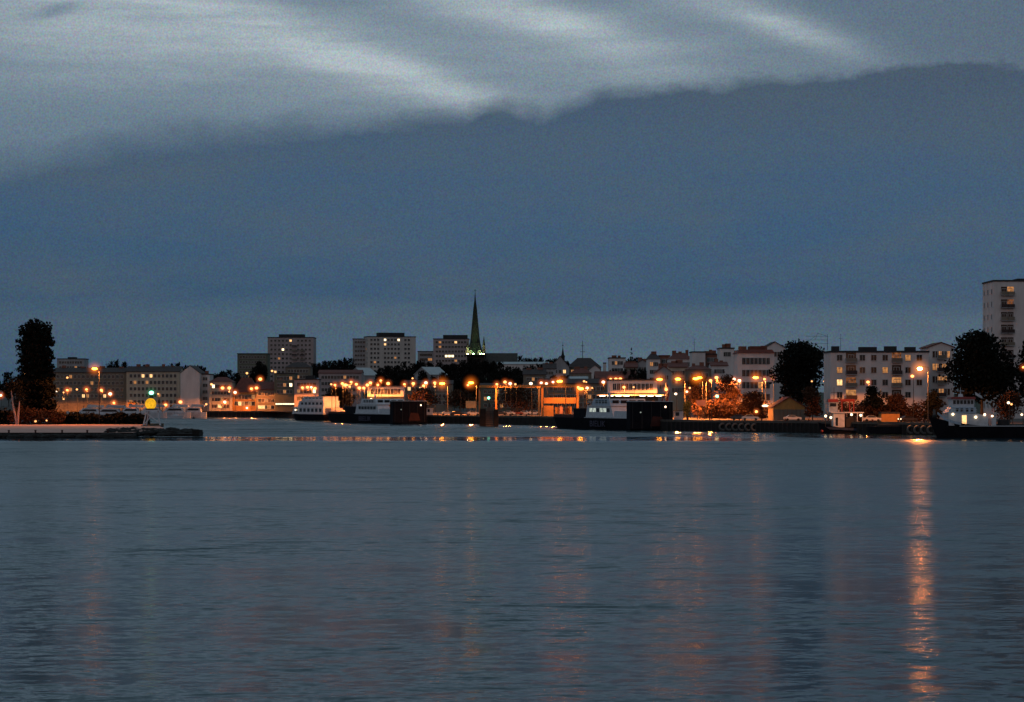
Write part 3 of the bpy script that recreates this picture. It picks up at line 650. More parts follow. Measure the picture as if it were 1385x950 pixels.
# right block
o = B('apartment_building', 'wide grey four storey apartment block with two balcony bays', 1123, 1256, 477, 575, 'white', 'flat', 'tar', None, 4, 8, 12, win=(1.3,1.4), fh=3.08, winoff=.6, margin=.9,
  lit={(1,0):'m',(2,0):'l',(2,1):'m',(3,1):'l',(0,5):'m',(2,5):'l',(0,6):'m'}, skip={(1,7),(3,7),(3,2)}, cat='apartment building', chim=0, dim=.02, balc=((1,0,3,2.7),(5,0,3,2.5)), bay=True)
rr = [c for c in o.children if c.name.startswith('roof')][0]
for (a, b, t) in ((1126,1136,468),(1163,1187,469),(1198,1214,468),(1226,1240,469)):
    mb = MB(); X = XX(1187,575); mb.box(XX(a,575)-X, XX(b,575)-X, 4, 6, ZZ(475,575)-QZ+.2, ZZ(t,575)-QZ+.2, M['tar']); mb.build('chimney', rr)
B('apartment_building', 'end block with reddish balconies between the grey apartment block and the domed tree', 1256, 1290, 470, 590, 'white', 'gabley', 'roofr', 464, 4, 5, 12, win=(1.2,1.6), fh=3.2, lit={(1,1):'m',(2,2):'m',(0,2):'m'}, cat='apartment building', dim=.5, balc=((2,0,3,2.2),), winoff=1.0)
B('tower_block', 'white high rise with a lit balcony column at the right frame edge', 1344, 1424, 381, 640, 'white', 'flat', 'tar', None, 11, 9, 15, win=(1.2,1.4), fh=3.5, winoff=2.0, margin=.2, side=3,
  skip={(r,c) for r in range(11) for c in (0,3,4,5,6,7,8)}, lit={(0,2):'l',(1,2):'m'}, cat='tower block', balc=((1,0,7,1.9),(2,0,7,1.9)), dim=.03, bay=True, pent=((1380,1412,376),))
# terminals
def terminal(label, px0, px1, Y, yt, yb, nw, canopy):
    o = B('ferry_terminal', label, px0, px1, yt, Y, 'white', 'flat', 'tar', None, 1, nw, 10, win=(canopy and .95 or 1.2,1.9), winoff=.9, cat='ferry terminal', lit={}, dim=0, zg=QZ, frame='wsteel')
    h = ZZ(yt,Y)-QZ; hb = ZZ(yb,Y)-QZ; wd = (px1-px0)*Y/F
    mb = MB(); mb.box(-wd/2-.2, wd/2+.2, -.35, -.02, .2, hb, M['dsteel']); mb.build('ground_floor', o)
    if canopy:
        mb = MB(); mb.box(-wd/2-3.5, wd/2+2.5, -4, -.4, hb-.75, hb-.45, M['wsteel']); mb.build('canopy', o)
        for k in range(8):
            if k in (4,): continue
            mb = MB(); x = -wd/2-2.8+k*(wd+4.5)/8; mb.box(x, x+1.7, -4.06, -3.2, hb-.95, hb-.76, E['strip']); mb.build('strip_light', o)
        for k in range(9):
            mb = MB(); x = -wd/2-2+k*(wd+3)/9; mb.box(x, x+1.3, -.42, -.36, .3, 2.6, [E['shop'],M['glass'],E['wind'],E['shop'],M['glass'],E['winc'],M['red'],E['shop'],M['glass']][k]); mb.build('shop_window', o)
    return o
terminal('white ferry terminal storey lit red by lamps, behind the small ferry', 497, 546, 850, 523, 536, 9, False)
terminal('white windowed ferry terminal above a lit canopy behind the large ferry', 823, 889, 690, 515, 531, 10, True)
# shed
o = B('shed', 'orange lit gabled shed left of the broad dark tree by the parked pale car', 1046, 1089, 551, 590, 'orange', 'gabley', 'roofr', 538, 0, 1, 12, cat='shed', over=.4)
mb = MB(); s = 590/F; mb.box(-4, 4, -.12, -.01, .2, ZZ(553,590)-QZ, M['tan'])
for k in range(7): mb.box(-3.8+k*1.1, -3.72+k*1.1, -.2, -.12, .2, ZZ(553,590)-QZ, M['brick'])
mb.build('front_boarding', o)
B('brick_hut', 'low orange lit brick hut before the right half of the grey apartment block', 1192, 1217, 560, 548, 'orange', 'flat', 'tar', None, 0, 1, 4, cat='hut', over=.1, zg=QZ)
# booths
def booth(label, px0, px1, yt, Y, m='wsteel'):
    X = XX((px0+px1)/2, Y); wdd = (px1-px0)*Y/F/2; h = ZZ(yt,Y)-QZ; o = empty('booth', (X,Y,QZ), 0, label, 'booth'); mb = MB(); mb.box(-wdd, wdd, 0, 2, 0, h, M[m]); mb.build('wall', o)
    mb = MB(); mb.box(-wdd-.15, wdd+.15, -.2, 2.2, h+.002, h+.15, M['tar']); mb.build('roof', o)
    mb = MB(); mb.box(-wdd*.7, wdd*.1, -.03, -.004, h*.45, h*.85, M['glass']); mb.build('window', o)
booth('pale booth lit pink on the quay just right of the small ferry', 577, 585, 552, 760)
booth('pale booth lit orange on the quay just right of the large ferry', 912, 924, 556, 600)
booth('glowing yellow framed kiosk between moored yachts on the left', 173, 184, 544, 1050, 'orange')  # kiosk's lamp glow put into its orange wall colour
booth('small white kiosk behind the breakwater beacon', 228, 240, 546, 1046, 'wsteel')

# church
def church():
    Y = 1300; X = XX(642.5, Y); zg = terrain(X, Y)-.3; s = Y/F
    o = empty('church', (X,Y,zg), 0, 'dark gothic church with a needle spire and green floodlit base', 'church')
    zb = ZZ(480, Y)-zg
    mb = MB(); mb.box(-4.6, 5.2, -2, 8, 0, zb, M['stone']); mb.build('tower', o)
    mb = MB(); mb.prismx([(-4,0),(14,0),(14,zb-5),(5,zb+1),(-4,zb-5)], 5.3, 24, M['stone']); mb.build('nave', o)
    zt = ZZ(394, Y)-zg
    sp = MB(); sb = MB(); prof = [(5.3,zb+.01),(3.9,zb+3),(3.0,zb+6.5),(2.5,zb+10),(1.75,zb+18),(1.05,zb+26),(.45,zt-5),(.12,zt-.6)]
    for k, ((r0, z0), (r1, z1)) in enumerate(zip(prof, prof[1:])): (sb if k < 2 else sp).bar((0,3,z0), (0,3,z1), r0, M['spirebase' if k < 2 else 'spire'], 8, r1)
    sb.build('spire_base', o)
    spo = sp.build('spire', o)
    mb = MB(); mb.bar((0,3,zt-.8), (0,3,zt+1.2), .12, M['dsteel']); mb.bar((-.7,3,zt+.5), (.7,3,zt+.5), .1, M['dsteel']); mb.build('cross', spo)
    for k, (px, yt) in enumerate(((632.5,461),(637,468),(648,468),(654.5,455))):
        x = (px-642.5)*s; mb = MB(); h = ZZ(yt,Y)-zg
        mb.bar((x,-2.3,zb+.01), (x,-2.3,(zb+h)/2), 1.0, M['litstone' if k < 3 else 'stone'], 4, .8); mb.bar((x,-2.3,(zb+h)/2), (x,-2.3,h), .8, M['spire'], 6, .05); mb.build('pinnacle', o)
    for px, e in ((633,'floody'),(640.5,'flood'),(650,'flood'),(654,'floody')):
        x = (px-642.5)*s; mb = MB(); mb.box(x-.45, x+.45, -5.9, -5.1, zb+.02, zb+.35, M['housing']); mb.box(x-.42, x+.42, -5.85, -5.15, zb+.36, zb+.46, E[e]); fo = mb.build('floodlight', o)
        ld = bpy.data.lights.new('flood_beam', 'SPOT'); ld.energy = 3600; ld.color = (.45,1,.45) if e == 'flood' else (1,.92,.42); ld.spot_size = R(52); ld.spot_blend = .7; ld.shadow_soft_size = .3
        lo = bpy.data.objects.new('flood_beam', ld); col.objects.link(lo); lo.parent = fo; lo.location = (x,-5.5,zb+.8); lo.rotation_euler = Vector((0,-.36,-.93)).to_track_quat('Z', 'Y').to_euler()
    mb = MB(); mb.box(-5.6, 6.2, -6.6, 8.5, zb-.4, zb, M['stone']); mb.build('parapet', o)
    for k in range(3): mb = MB(); x = -3+k*3; mb.box(x-.5, x+.5, -2.05, -2.003, zb-7, zb-3, M['glass']); mb.build('window', o)
church()
def turret():
    Y = 1050; X = XX(761.5, Y); zb = ZZ(486,Y); o = empty('turret', (X,Y+4,terrain(X,Y)), 0, 'small dark pointed turret with a finial on the roofs right of the church', 'turret'); z0 = terrain(X,Y)
    mb = MB(); mb.cyl(0,0,0,ZZ(483,Y)-z0,.9,M['stone'],8); mb.build('shaft', o)
    mb = MB(); mb.cyl(0,0,ZZ(483,Y)-z0,ZZ(480,Y)-z0,1.1,M['spire'],8,.7); mb.cyl(0,0,ZZ(480,Y)-z0,ZZ(470,Y)-z0,.6,M['spire'],8,.1); r = mb.build('roof', o)
    mb = MB(); mb.cyl(0,0,ZZ(470,Y)-z0,ZZ(462,Y)-z0,.1,M['dsteel'],5,.05); mb.ball((0,0,ZZ(467,Y)-z0),.3,M['dsteel'],6,4); mb.build('finial', r)
turret()
def mast(label, px, y0, y1, Y, arms=(), r=.12, name='antenna_mast', zbase=None, cat='antenna'):
    X = XX(px, Y); z0 = zbase if zbase is not None else ZZ(y1, Y); o = empty(name, (X,Y,z0), 0, label, cat); mb = MB(); h = ZZ(y0,Y)-z0
    mb.cyl(0,0,0,h,r,M['dsteel'],6,r*.6); mb.build('pole', o)
    for (ya, half) in arms: mb = MB(); z = ZZ(ya,Y)-z0; mb.bar((-half,0,z), (half,0,z), r*.6, M['dsteel'], 5); mb.build('crossbar', o)
    return o
mast('tall thin antenna mast on the roofs between turret and white corner house', 788, 461, 490, 1067, ((468,.9),(476,1.2)), .16)
mast('hair thin aerial beside the plain white flat topped house', 939, 458, 477, 866, ((463,.5),), .08)
mast('thin aerial on the right part of the grey apartment block', 1137, 452, 474, 580, ((458,.4),), .05)
def tvaerial():
    Y = 580; o = empty('roof_aerial', (XX(1119,Y),Y,ZZ(474,Y)), 0, 'spidery television aerial array above the broad dark tree', 'antenna'); z0 = ZZ(474,Y); mb = MB()
    mb.cyl(0,0,0,ZZ(452,Y)-z0,.07,M['pole'],6,.04); mb.build('pole', o)
    x0 = XX(1086,Y)-XX(1119,Y)
    for y in (455,460,465): mb = MB(); z = ZZ(y,Y)-z0; mb.bar((x0*.9,0,z), (.2,0,z), .035, M['pole'], 5); mb.build('crossbar', o)
    mb = MB(); z = ZZ(460,Y)-z0; mb.bar((x0*.5,0,z), (x0*.4,0,z+1.7), .03, M['pole'], 5); mb.bar((x0*.4,0,z+1.7), (0,0,z+.9), .03, M['pole'], 5); mb.bar((x0*.9,0,z-.9), (x0*.5,0,z+.9), .03, M['pole'], 5); mb.build('stay', o)
tvaerial()
mast('slim pole with a crossbar standing inside the steel gantry', 720, 522, 559, 770, ((535,1.8),), .13, 'signal_mast', QZ, 'mast')
mast('bare grey flagpole between the small ferry and the notice board', 623.5, 524, 560, 790, ((541,.25),), .1, 'flagpole', QZ, 'flagpole')

# ------------------------------------------------------------------ street lamps
ORD = ['leftmost','second','third','fourth','fifth','sixth','seventh','eighth','ninth','tenth','eleventh','twelfth','thirteenth','fourteenth','fifteenth','sixteenth','rightmost']
def bulbmesh(k, r):
    return shade_me(MB().ball((0,0,0), r, E[k], 12, 8).mesh('bulb'))
def shade_me(me):
    for p in me.polygons: p.use_smooth = True
    return me
BULB = {'S': bulbmesh('S', (.85,.55,.34)), 'SS': bulbmesh('SS', (.75,.5,.42)), 'M': bulbmesh('M', (.44,.4,.36)), 'W': bulbmesh('W', (.42,.4,.34)), 's': bulbmesh('s', (.3,.3,.26)), 'G': bulbmesh('G', (.5,.45,.5)), 'F': bulbmesh('W', (.95,.5,.3))}
UNIT = shade_me(MB().ball((0,0,0), 1, M['glass'], 16, 10).mesh('bloom_halo'))
BULB['P'] = bulbmesh('P', (.44,.4,.36)); lr = random.Random(31)
HM = {}
def halo(k, parent, loc, r):  # emissive sphere standing in for the lamp's lens bloom
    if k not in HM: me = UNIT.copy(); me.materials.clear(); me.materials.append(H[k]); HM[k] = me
    return inst('bloom_halo', HM[k], parent, loc, 0, (r,r,r))
def lamp(px, py, kind, Y, label, group, zg=None, arm=None, power=None):
    X = XX(px, Y); arm = (1.9 if kind in ('S','SS') else .25) if arm is None else arm
    zg = terrain(X+arm, Y) if zg is None else zg; z = ZZ(py, Y)-zg; sc_ = Y/700 if kind in 'MWs' else Y/720
    o = empty('street_lamp', (X+arm, Y, zg), 0, label, 'street lamp', group); mb = MB(); pr = .13 if kind in ('S','SS') else .08
    mb.cyl(0,0,-.1,z*.5,pr*1.25,M['pole'],8,pr); mb.cyl(0,0,z*.5,z+.35,pr,M['pole'],8,pr*.6); mb.build('pole', o)
    mb = MB(); mb.bar((0,0,z+.35), (-arm,0,z+.5*sc_+.12), pr*.6, M['pole'], 6, pr*.5); mb.build('arm', o)
    mb = MB(); mb.box(-arm-.42*sc_, -arm+.42*sc_, -.25, .25, z+.42*sc_, z+.42*sc_+.14, M['housing'], tp=.06); mb.build('housing', o)
    vr = 1.0 if kind in ('S','SS') else lr.uniform(.78,1.22); kb = 'P' if (kind == 'M' and group and 'red lit terminal' not in group and lr.random() < .35) else kind
    inst('bulb', BULB[kb], o, (-arm, 0, z), 0, (sc_*vr, sc_*vr, sc_*vr))
    if power or kind in ('S','SS'):
        ld = bpy.data.lights.new('lamp_light', 'SPOT'); ld.energy = power or (32000 if kind == 'SS' else 50000); ld.color = (1,.27,.05); ld.spot_size = R(167); ld.spot_blend = .1; ld.shadow_soft_size = .3
        lo = bpy.data.objects.new('lamp_light', ld); col.objects.link(lo); lo.parent = o; lo.location = (-arm,0,z-.6)
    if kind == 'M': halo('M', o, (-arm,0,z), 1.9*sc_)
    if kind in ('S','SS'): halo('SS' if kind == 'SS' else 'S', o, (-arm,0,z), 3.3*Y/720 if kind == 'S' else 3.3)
    return o
def cluster(desc, group, Y, lst, pw_=0, every=1, zg=None):
    lst = sorted(lst); n = len(lst)
    for i, t in enumerate(lst):
        px, py, k = t[:3]; y = t[3] if len(t) > 3 else Y
        ordn = ORD[i] if i < n-1 else 'rightmost'
        if n == 1: lab = f'{desc}'
        else: lab = f'{ordn} {"from left " if 0 < i < n-1 else ""}of the {desc}'
        lamp(px, py, k, y, lab, group if n > 1 else None, zg, power=pw_ if (pw_ and k == 'M' and i % every == 0) else None)
        if len(lab.split()) > 16: print('LONG', lab)
cluster('small lamps glowing before the long tan apartment house', 'lamps before the tan apartment house', 1045, [(59,529,'M'),(70,545,'M'),(77,529,'W'),(86,540,'s'),(91,511,'s'),(86,531,'s'),(91,528,'M'),(104,527,'s'),(117,527,'M'),(137,528,'M'),(149,533,'M'),(154,545,'M')], pw_=22000)
cluster('orange lamps left of and behind the poplar', 'lamps around the poplar', 1000, [(1,535,'M'),(33,506,'s',1120),(37,514,'s',1120)])
lamp(128, 499, 'S', 645, 'tall single armed lamp with an orange head standing right of the poplar', None, zg=1.0, arm=1.3, power=34000)
lamp(-40, 499, 'S', 645, 'added unseen tall orange lamp left of the poplar beyond the frame edge', None, zg=1.0, arm=1.3, power=34000)  # unseen lamp, added to light the breakwater deck
cluster('low lamps in the hedge at the foot of the poplar', 'low lamps in the hedge', 639, [(48,570,'s'),(63,569,'s')], zg=.95)
cluster('lamps on the promenade behind the moored yachts', 'lamps behind the yachts', 1035, [(224,548,'M'),(244,544,'M'),(245,553,'W'),(253,555,'W'),(279,547,'s'),(214,533,'s')])
cluster('lamps before the cream and red roofed waterside houses', 'lamps before the red roofed houses', 1030, [(286,520,'s'),(301,525,'M'),(299,551,'s'),(304,544,'M'),(310,525,'M'),(310,530,'s'),(318,531,'M'),(334,552,'M'),(340,526,'M'),(347,525,'M')], pw_=14000)
cluster('hillside street lamps around the dim hotel', 'hillside lamps by the hotel', 1250, [(352,513,'M',1150),(368,502,'s'),(384,511,'s',1150),(334,505,'s')])
cluster('lamps in a row above the white passenger ship', 'lamps above the passenger ship', 985, [(409,524.5,'M'),(416,524,'M'),(421,524,'M'),(426,526,'M')], pw_=14000)
cluster('crowded orange lamps above the red lit terminal', 'lamps by the red lit terminal', 838, [(448,520,'s'),(453,521,'M'),(463,519,'M'),(467,521,'M'),(470,521,'s'),(475,517,'M'),(473,523,'s'),(482,520,'M'),(486,525,'M'),(492,525,'M'),(497,521,'M'),(501,518,'M'),(515,515,'M'),(511,521,'M'),(525,519,'M'),(547,520,'M')], pw_=8000)
lamp(502, 540, 'W', 800, 'single warm lamp just above the small ferry bulwark', None)
cluster('small lamps left of the tall double lamps', 'lamps left of the double lamps', 900, [(559,519,'M'),(573,522,'M'),(576,518,'M'),(588,518,'M'),(588,523,'s'),(558,512,'s')], pw_=14000)
lamp(598, 519, 'S', 800, 'big orange sodium lamp left of the yellowish board, left of two', None)
lamp(637, 518, 'S', 800, 'big orange sodium lamp directly above the yellowish board', None)
lamp(633, 521, 'M', 830, 'small lamp touching the glow of the big lamp above the yellowish board', None)
lamp(661, 538.5, 'G', 740, 'green signal lamp beside the concrete dolphin', None, zg=QZ, arm=0)
cluster('lamps shining over the steel gantry beam', 'lamps over the gantry', 747, [(672,520,'M'),(683,517,'M'),(690,519,'M'),(697,520,'s'),(718,519,'W'),(732,518,'M'),(739,519,'M'),(748,517,'M')], pw_=5000)
lamp(757, 516, 'S', 727, 'big sodium lamp over the orange lit ramp house', None, power=9000)
lamp(785.5, 526, 'S', 722, 'low big sodium lamp at the right end of the orange ramp house', None, power=9000)
lamp(782, 524, 'M', 726, 'pale lamp touching the low big sodium lamp by the ramp house', None)
cluster('small lamps between the ramp house and the windowed terminal', 'lamps left of the windowed terminal', 800, [(793,517,'s'),(794,525,'M'),(801,525,'s'),(816,517,'M'),(790,516,'s')], pw_=14000)
cluster('lamps above the roof of the windowed terminal', 'lamps above the windowed terminal', 770, [(826,513,'M'),(833,513,'M'),(839,513,'M')])
cluster('lamps hanging before the windows of the white terminal', 'lamps before the terminal windows', 683, [(844,524,'M'),(857,524,'s')], pw_=14000)
lamp(892, 513.5, 'S', 676, 'big sodium lamp at the right end of the windowed terminal', None)
lamp(901, 527, 'M', 640, 'lower orange lamp just right of the windowed terminal', None)
lamp(917, 513, 'S', 640, 'big sodium lamp above the lamplit bush and pale booth', None)
lamp(941, 512.5, 'S', 635, 'left lamp of the bright merged pair over the yellow notice board', None)
lamp(946, 511, 'S', 637, 'right lamp of the bright merged pair over the yellow notice board', None)
lamp(914, 533, 'W', 625, 'small white lit lamp above the orange lit booth', None)
cluster('two low lamps above the lamplit green bush', 'low lamps by the green bush', 630, [(929,530,'M'),(933,525,'s')])
lamp(961, 515, 'M', 600, 'post top lamp on the tall pole right of the yellow notice board', None, power=12000)
cluster('lamps left of the five storey town house', 'lamps left of the five storey house', 660, [(969,511,'M'),(993,513,'M'),(1000,515,'M')], pw_=14000)
lamp(970, 536.5, 'G', 640, 'pale green lamp low on the quay right of the notice board', None, arm=0)
lamp(1022, 511, 'S', 640, 'big sodium lamp in front of the white five storey town house', None)
cluster('small lamps before the right edge of the five storey house', 'lamps by the five storey house', 650, [(1034,513,'M'),(1045,511,'M')], pw_=14000)
lamp(1035, 549, 'F', 610, 'flat white lamp left of the orange gabled shed', None)
lamp(1023, 557, 'M', 600, 'low round lamp left of the gabled shed near the ground', None)
cluster('two lamps seen through the broad dark tree', 'lamps by the broad dark tree', 590, [(1098,516,'s'),(1115,516,'s')])
lamp(1174, 517, 'M', 560, 'star like orange lamp before the middle of the grey apartment block', None, power=9000)
lamp(1234, 509, 'M', 552, 'smaller lamp just left of and below the brightest sodium lamp', None)
lamp(1244, 499, 'SS', 522, 'brightest sodium street lamp on a tall pole before the grey apartment block', None)
lamp(1384, 497, 'M', 522, 'lamp at the right frame edge beside the domed tree', None)
cluster('two low lamps before the russet tree behind the tugboat', 'low lamps behind the tugboat', 505, [(1364,545,'W'),(1368,547,'s')])
cluster('lamps low behind the right tugboat stern', 'lamps by the tug stern', 500, [(1382,561,'W'),(1342,563,'W')])

# ------------------------------------------------------------------ boards, gantry, dolphin
def boardsign(label, px0, px1, y0, y1, Y, m):
    X = XX((px0+px1)/2, Y); hw = (px1-px0)*Y/F/2; o = empty('notice_board', (X,Y,QZ), 0, label, 'notice board')
    mb = MB(); mb.box(-hw, hw, -.1, 0, ZZ(y1,Y)-QZ, ZZ(y0,Y)-QZ, M[m]); mb.build('panel', o)
    for s in (-.75,.75): mb = MB(); mb.cyl(s*hw,.1,-.05,ZZ(y0,Y)-QZ-.2,.1,M['pole'],6); mb.build('leg', o)
boardsign('yellowish blank board on two legs at the ferry quay', 630, 643.5, 542.5, 552, 775, 'board')
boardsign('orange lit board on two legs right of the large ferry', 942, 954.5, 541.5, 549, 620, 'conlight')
def gantry():
    Y = 752; z = lambda y: ZZ(y,Y)-QZ; X0 = XX(648,Y)
    o = empty('ramp_gantry', (X0,Y,QZ), 0, 'wide open steel gantry left of the orange ramp house', 'gantry')
    x = lambda p: XX(p,Y)-X0
    mb = MB(); mb.box(x(648), x(731.5), -.5, .5, z(524.5), z(521), M['orange']); mb.build('beam', o)
    for p in (648.5, 671, 729): mb = MB(); mb.box(x(p)-.3, x(p)+.3, -.35, .35, -.1, z(524.6), M['orange' if p == 671 else 'pole']); mb.build('leg', o)  # lamplit leg gets its glow from the orange colour
    mb = MB(); mb.box(x(670), x(674), -.6, .6, z(521)+.01, z(516), M['pole']); mb.build('lamp_bracket', o)
gantry()
def ramphouse():
    Y = 735; z = lambda y: ZZ(y,Y)-QZ; X0 = XX(758,Y); x = lambda p: XX(p,Y)-X0
    o = empty('ramp_house', (X0,Y,QZ), 0, 'bright orange lit ramp house with portal frame left of the large ferry', 'ramp house')
    mb = MB(); mb.box(x(732), x(782), -.6, .6, z(524), z(520.5), M['orange']); mb.build('beam', o)
    for p in (733.5, 781): mb = MB(); mb.box(x(p)-.35, x(p)+.35, -.4, .4, -2.6, z(524.1), M['orange']); mb.build('leg', o)
    mb = MB(); mb.box(x(735.5), x(779), -.8, 3, z(546), z(538), M['orange']); mb.build('walkway', o)
    mb = MB()
    for k in range(11): mb.box(x(737)+k*.98, x(737)+k*.98+.08, -.86, -.8, z(537.9), z(533), M['dsteel'])
    mb.box(x(736), x(779), -.86, -.8, z(533), z(532.4), M['dsteel']); mb.build('railing', o)
    mb = MB(); mb.box(x(735.5), x(748.5), -1.2, 2, -2.6, z(549), M['orange']); mb.build('pier_wall', o)
    mb = MB(); mb.box(x(748.6), x(785), -.9, 3, -2.6, z(560), M['rock']); mb.build('ramp', o)
    for p in (755,762,770): mb = MB(); mb.box(x(p)-.1, x(p)+.1, -.3, 0, z(559.9), z(546.1), M['dsteel']); mb.build('strut', o)
    for k, (a, yt) in enumerate(((751,551),(757,549),(764,552),(768,550))): 
        mb = MB(); mb.box(x(a), x(a)+1.2, .4, 1.2, z(559.9), z(yt), M[['orange','conlight','rust','orange'][k]]); mb.build('cabinet', o)
ramphouse()
def dolphin():
    Y = 690; X0 = XX(661.5,Y); z = lambda y: ZZ(y,Y); x = lambda p: XX(p,Y)-X0
    o = empty('mooring_dolphin', (X0,Y,0), 0, 'dark stepped mooring dolphin in the water between small ferry and ramp house', 'mooring dolphin')
    mb = MB(); mb.box(x(649), x(657), -1.5, 2, -1.5, z(553), M['rock']); mb.box(x(668), x(674), -1.5, 2, -1.5, z(554), M['rock']); mb.build('pile_cluster', o)
    mb = MB(); mb.box(x(657.1), x(667.9), -1.2, 1.6, -1.5, z(556), M['concrete']); mb.box(x(659), x(667), -1.0, 1.4, z(556)+.003, z(551), M['concrete']); mb.box(x(660.5), x(663), -.6, .6, z(551)+.003, z(545.5), M['pole'])
    mb.build('concrete_cap', o)
    mb = MB()
    for k in range(7): mb.box(x(658), x(667), -1.32, -1.21, .4+k*.62, .55+k*.62, M['dsteel'])
    mb.build('ladder', o)
dolphin()
# tyre fenders
def tyres(lst, label, group):
    for i, (px, Y) in enumerate(lst):
        mb = MB(); n = 14; Rr, rr = .78, .26
        vs = []; fs = []
        for a in range(n):
            t = 2*math.pi*a/n
            for b in range(6):
                u = 2*math.pi*b/6; q = Rr+rr*math.cos(u); vs.append((q*math.cos(t), rr*math.sin(u), q*math.sin(t)))
        for a in range(n):
            for b in range(6): fs.append((a*6+b, a*6+(b+1) % 6, ((a+1) % n)*6+(b+1) % 6, ((a+1) % n)*6+b))
        mb.add(vs, fs, M['tyre']); o = mb.build('tyre_fender', None, (XX(px,Y), Y-1.25, 1.15)); tag(o, f'{ORD[i] if i < len(lst)-1 else "rightmost"} {"from left " if 0 < i < len(lst)-1 else ""}of the {label}', 'tyre fender', group)
tyres([(977+8.6*k, pw(SHORE, 977+8.6*k)) for k in range(6)], 'grey tyre fenders right of the large ferry', 'tyre fenders right of the large ferry')
tyres([(1231+9*k, pw(SHORE, 1231+9*k)) for k in range(4)], 'tyre fenders on the quay under the brightest lamp', 'tyre fenders under the brightest lamp')

# ------------------------------------------------------------------ cars
def car(px, Y, label, m='carw', rz=0, group=None, lights=False, zg=QZ):
    o = empty('parked_car', (XX(px,Y),Y,zg), rz, label, 'car', group)
    mb = MB(); mb.prism([(-2.15,.35),(2.15,.35),(2.2,.75),(1.95,.92),(1.1,1.0),(-1.6,1.02),(-2.15,.95),(-2.2,.6)], -.85, .85, M[m])
    mb.prism([(1.1,1.0),(.45,1.42),(-.95,1.45),(-1.6,1.02)], -.72, .72, M[m]); mb.build('body', o)
    mb = MB(); mb.prism([(.95,1.03),(.42,1.36),(-.9,1.38),(-1.35,1.03)], -.74, -.72, M['glass']); mb.build('side_window', o)
    for x in (-1.35,1.35):
        for y in (-.82,.82): mb = MB(); mb.bar((x,y-.1,.33), (x,y+.1,.33), .33, M['rubber'], 12); mb.build('wheel', o)
    if lights:
        for y in (-.6,.6): mb = MB(); mb.ball((-2.2,y,.7), .16, E['deck'], 6, 4); mb.build('headlight', o)
    return o
car(1072, 572, 'pale saloon car parked before the orange gabled shed', 'carw')
for i, (p, m, c, r) in enumerate(((677,'card','dark','left'),(688,'carw','pale','third'),(699,'carr','red','mid'),(710,'carw','pale',''),(722,'carw','',''))):
    car(p, 775+i*2, ['dark car at the left end of the queue under the gantry','pale car second in the queue under the gantry','red car in the middle of the queue under the gantry','pale car fourth in the queue under the gantry','pale car at the right end of the queue, beside the signal mast'][i], m, R(rnd.uniform(-12,12)), 'cars queueing under the gantry')
for i, (p, lab) in enumerate(((1228,'dark car with lit lamps parked between brick hut and brightest lamp'),)): car(p, 545, lab, 'card', R(20), None, True)
for i, (p, m, lab) in enumerate(((605,'carw','pale car at the left of three parked below the big board'),(618,'card','dark car in the middle of three parked left of the big board'),(640,'carw','pale car parked just beneath the big yellowish board'))): car(p, 765, lab, m, R(8), 'cars parked by the big board')
for i, (p, m, lab) in enumerate(((1180,'carw','pale car half hidden right of the red topped boat'),(1000,'card','dark car on the quay above the tyre fenders'),(1015,'carw','pale car on the quay left of the gabled shed'))): car(p, pw(SHORE,p)+18, lab, m, R(-6))

# ------------------------------------------------------------------ beacon on the breakwater
def beacon():
    Y = 600; s = Y/F; X = XX(205.5,Y); z0 = .95; z = lambda y: ZZ(y,Y)-z0; x = lambda p: (p-205.5)*s
    o = empty('beacon', (X,Y,z0), 0, 'harbour beacon with white legs, glowing yellow drum and green light', 'beacon')
    for (xa, xb, yy) in ((194.5,199,-1),(217.5,214,-1),(196.5,200.5,1.6),(216,213,1.6)):
        mb = MB(); mb.bar((x(xa),yy,-.05), (x(xb),yy*.7,z(556)), .2, M['wsteel'], 6, .17); mb.build('leg', o)
    mb = MB(); mb.bar((x(198.5),-1,z(559)), (x(215),-1,z(571)), .15, M['wsteel'], 6); mb.bar((x(195),-1,z(575)), (x(203),-1,z(566)), .12, M['wsteel'], 6); mb.build('brace', o)
    mb = MB(); mb.box(x(195.5), x(217), -1.3, 2, z(556), z(554.6), M['wsteel']); mb.build('platform', o)
    mb = MB(); mb.ball((x(203.5),.3,z(546.6)), (1.45,1.45,1.5), E['beacon'], 20, 12); mb.cyl(x(203.5),.3,z(554.5),z(552),.9,M['spire'],14); shade(mb.build('drum', o))
    mb = MB(); mb.cyl(x(204.5),.3,z(538.5),z(534.5),.55,M['spire'],10); mb.ball((x(204.5),.3,z(531.5)), (.62,.62,.5), E['G'], 12, 8); mb.cyl(x(204.5),.3,z(529),z(527.6),.7,M['spire'],10,.1); mb.build('lantern', o)
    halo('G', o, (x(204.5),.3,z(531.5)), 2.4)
    mb = MB(); mb.box(x(192), x(219.5), -2, 2.6, -.1, .25, M['concrete']); mb.build('plinth', o)
    mb = MB(); mb.cyl(x(215.5),0,z(554.5),z(539),.09,M['pole'],6); mb.build('rail_post', o)
beacon()

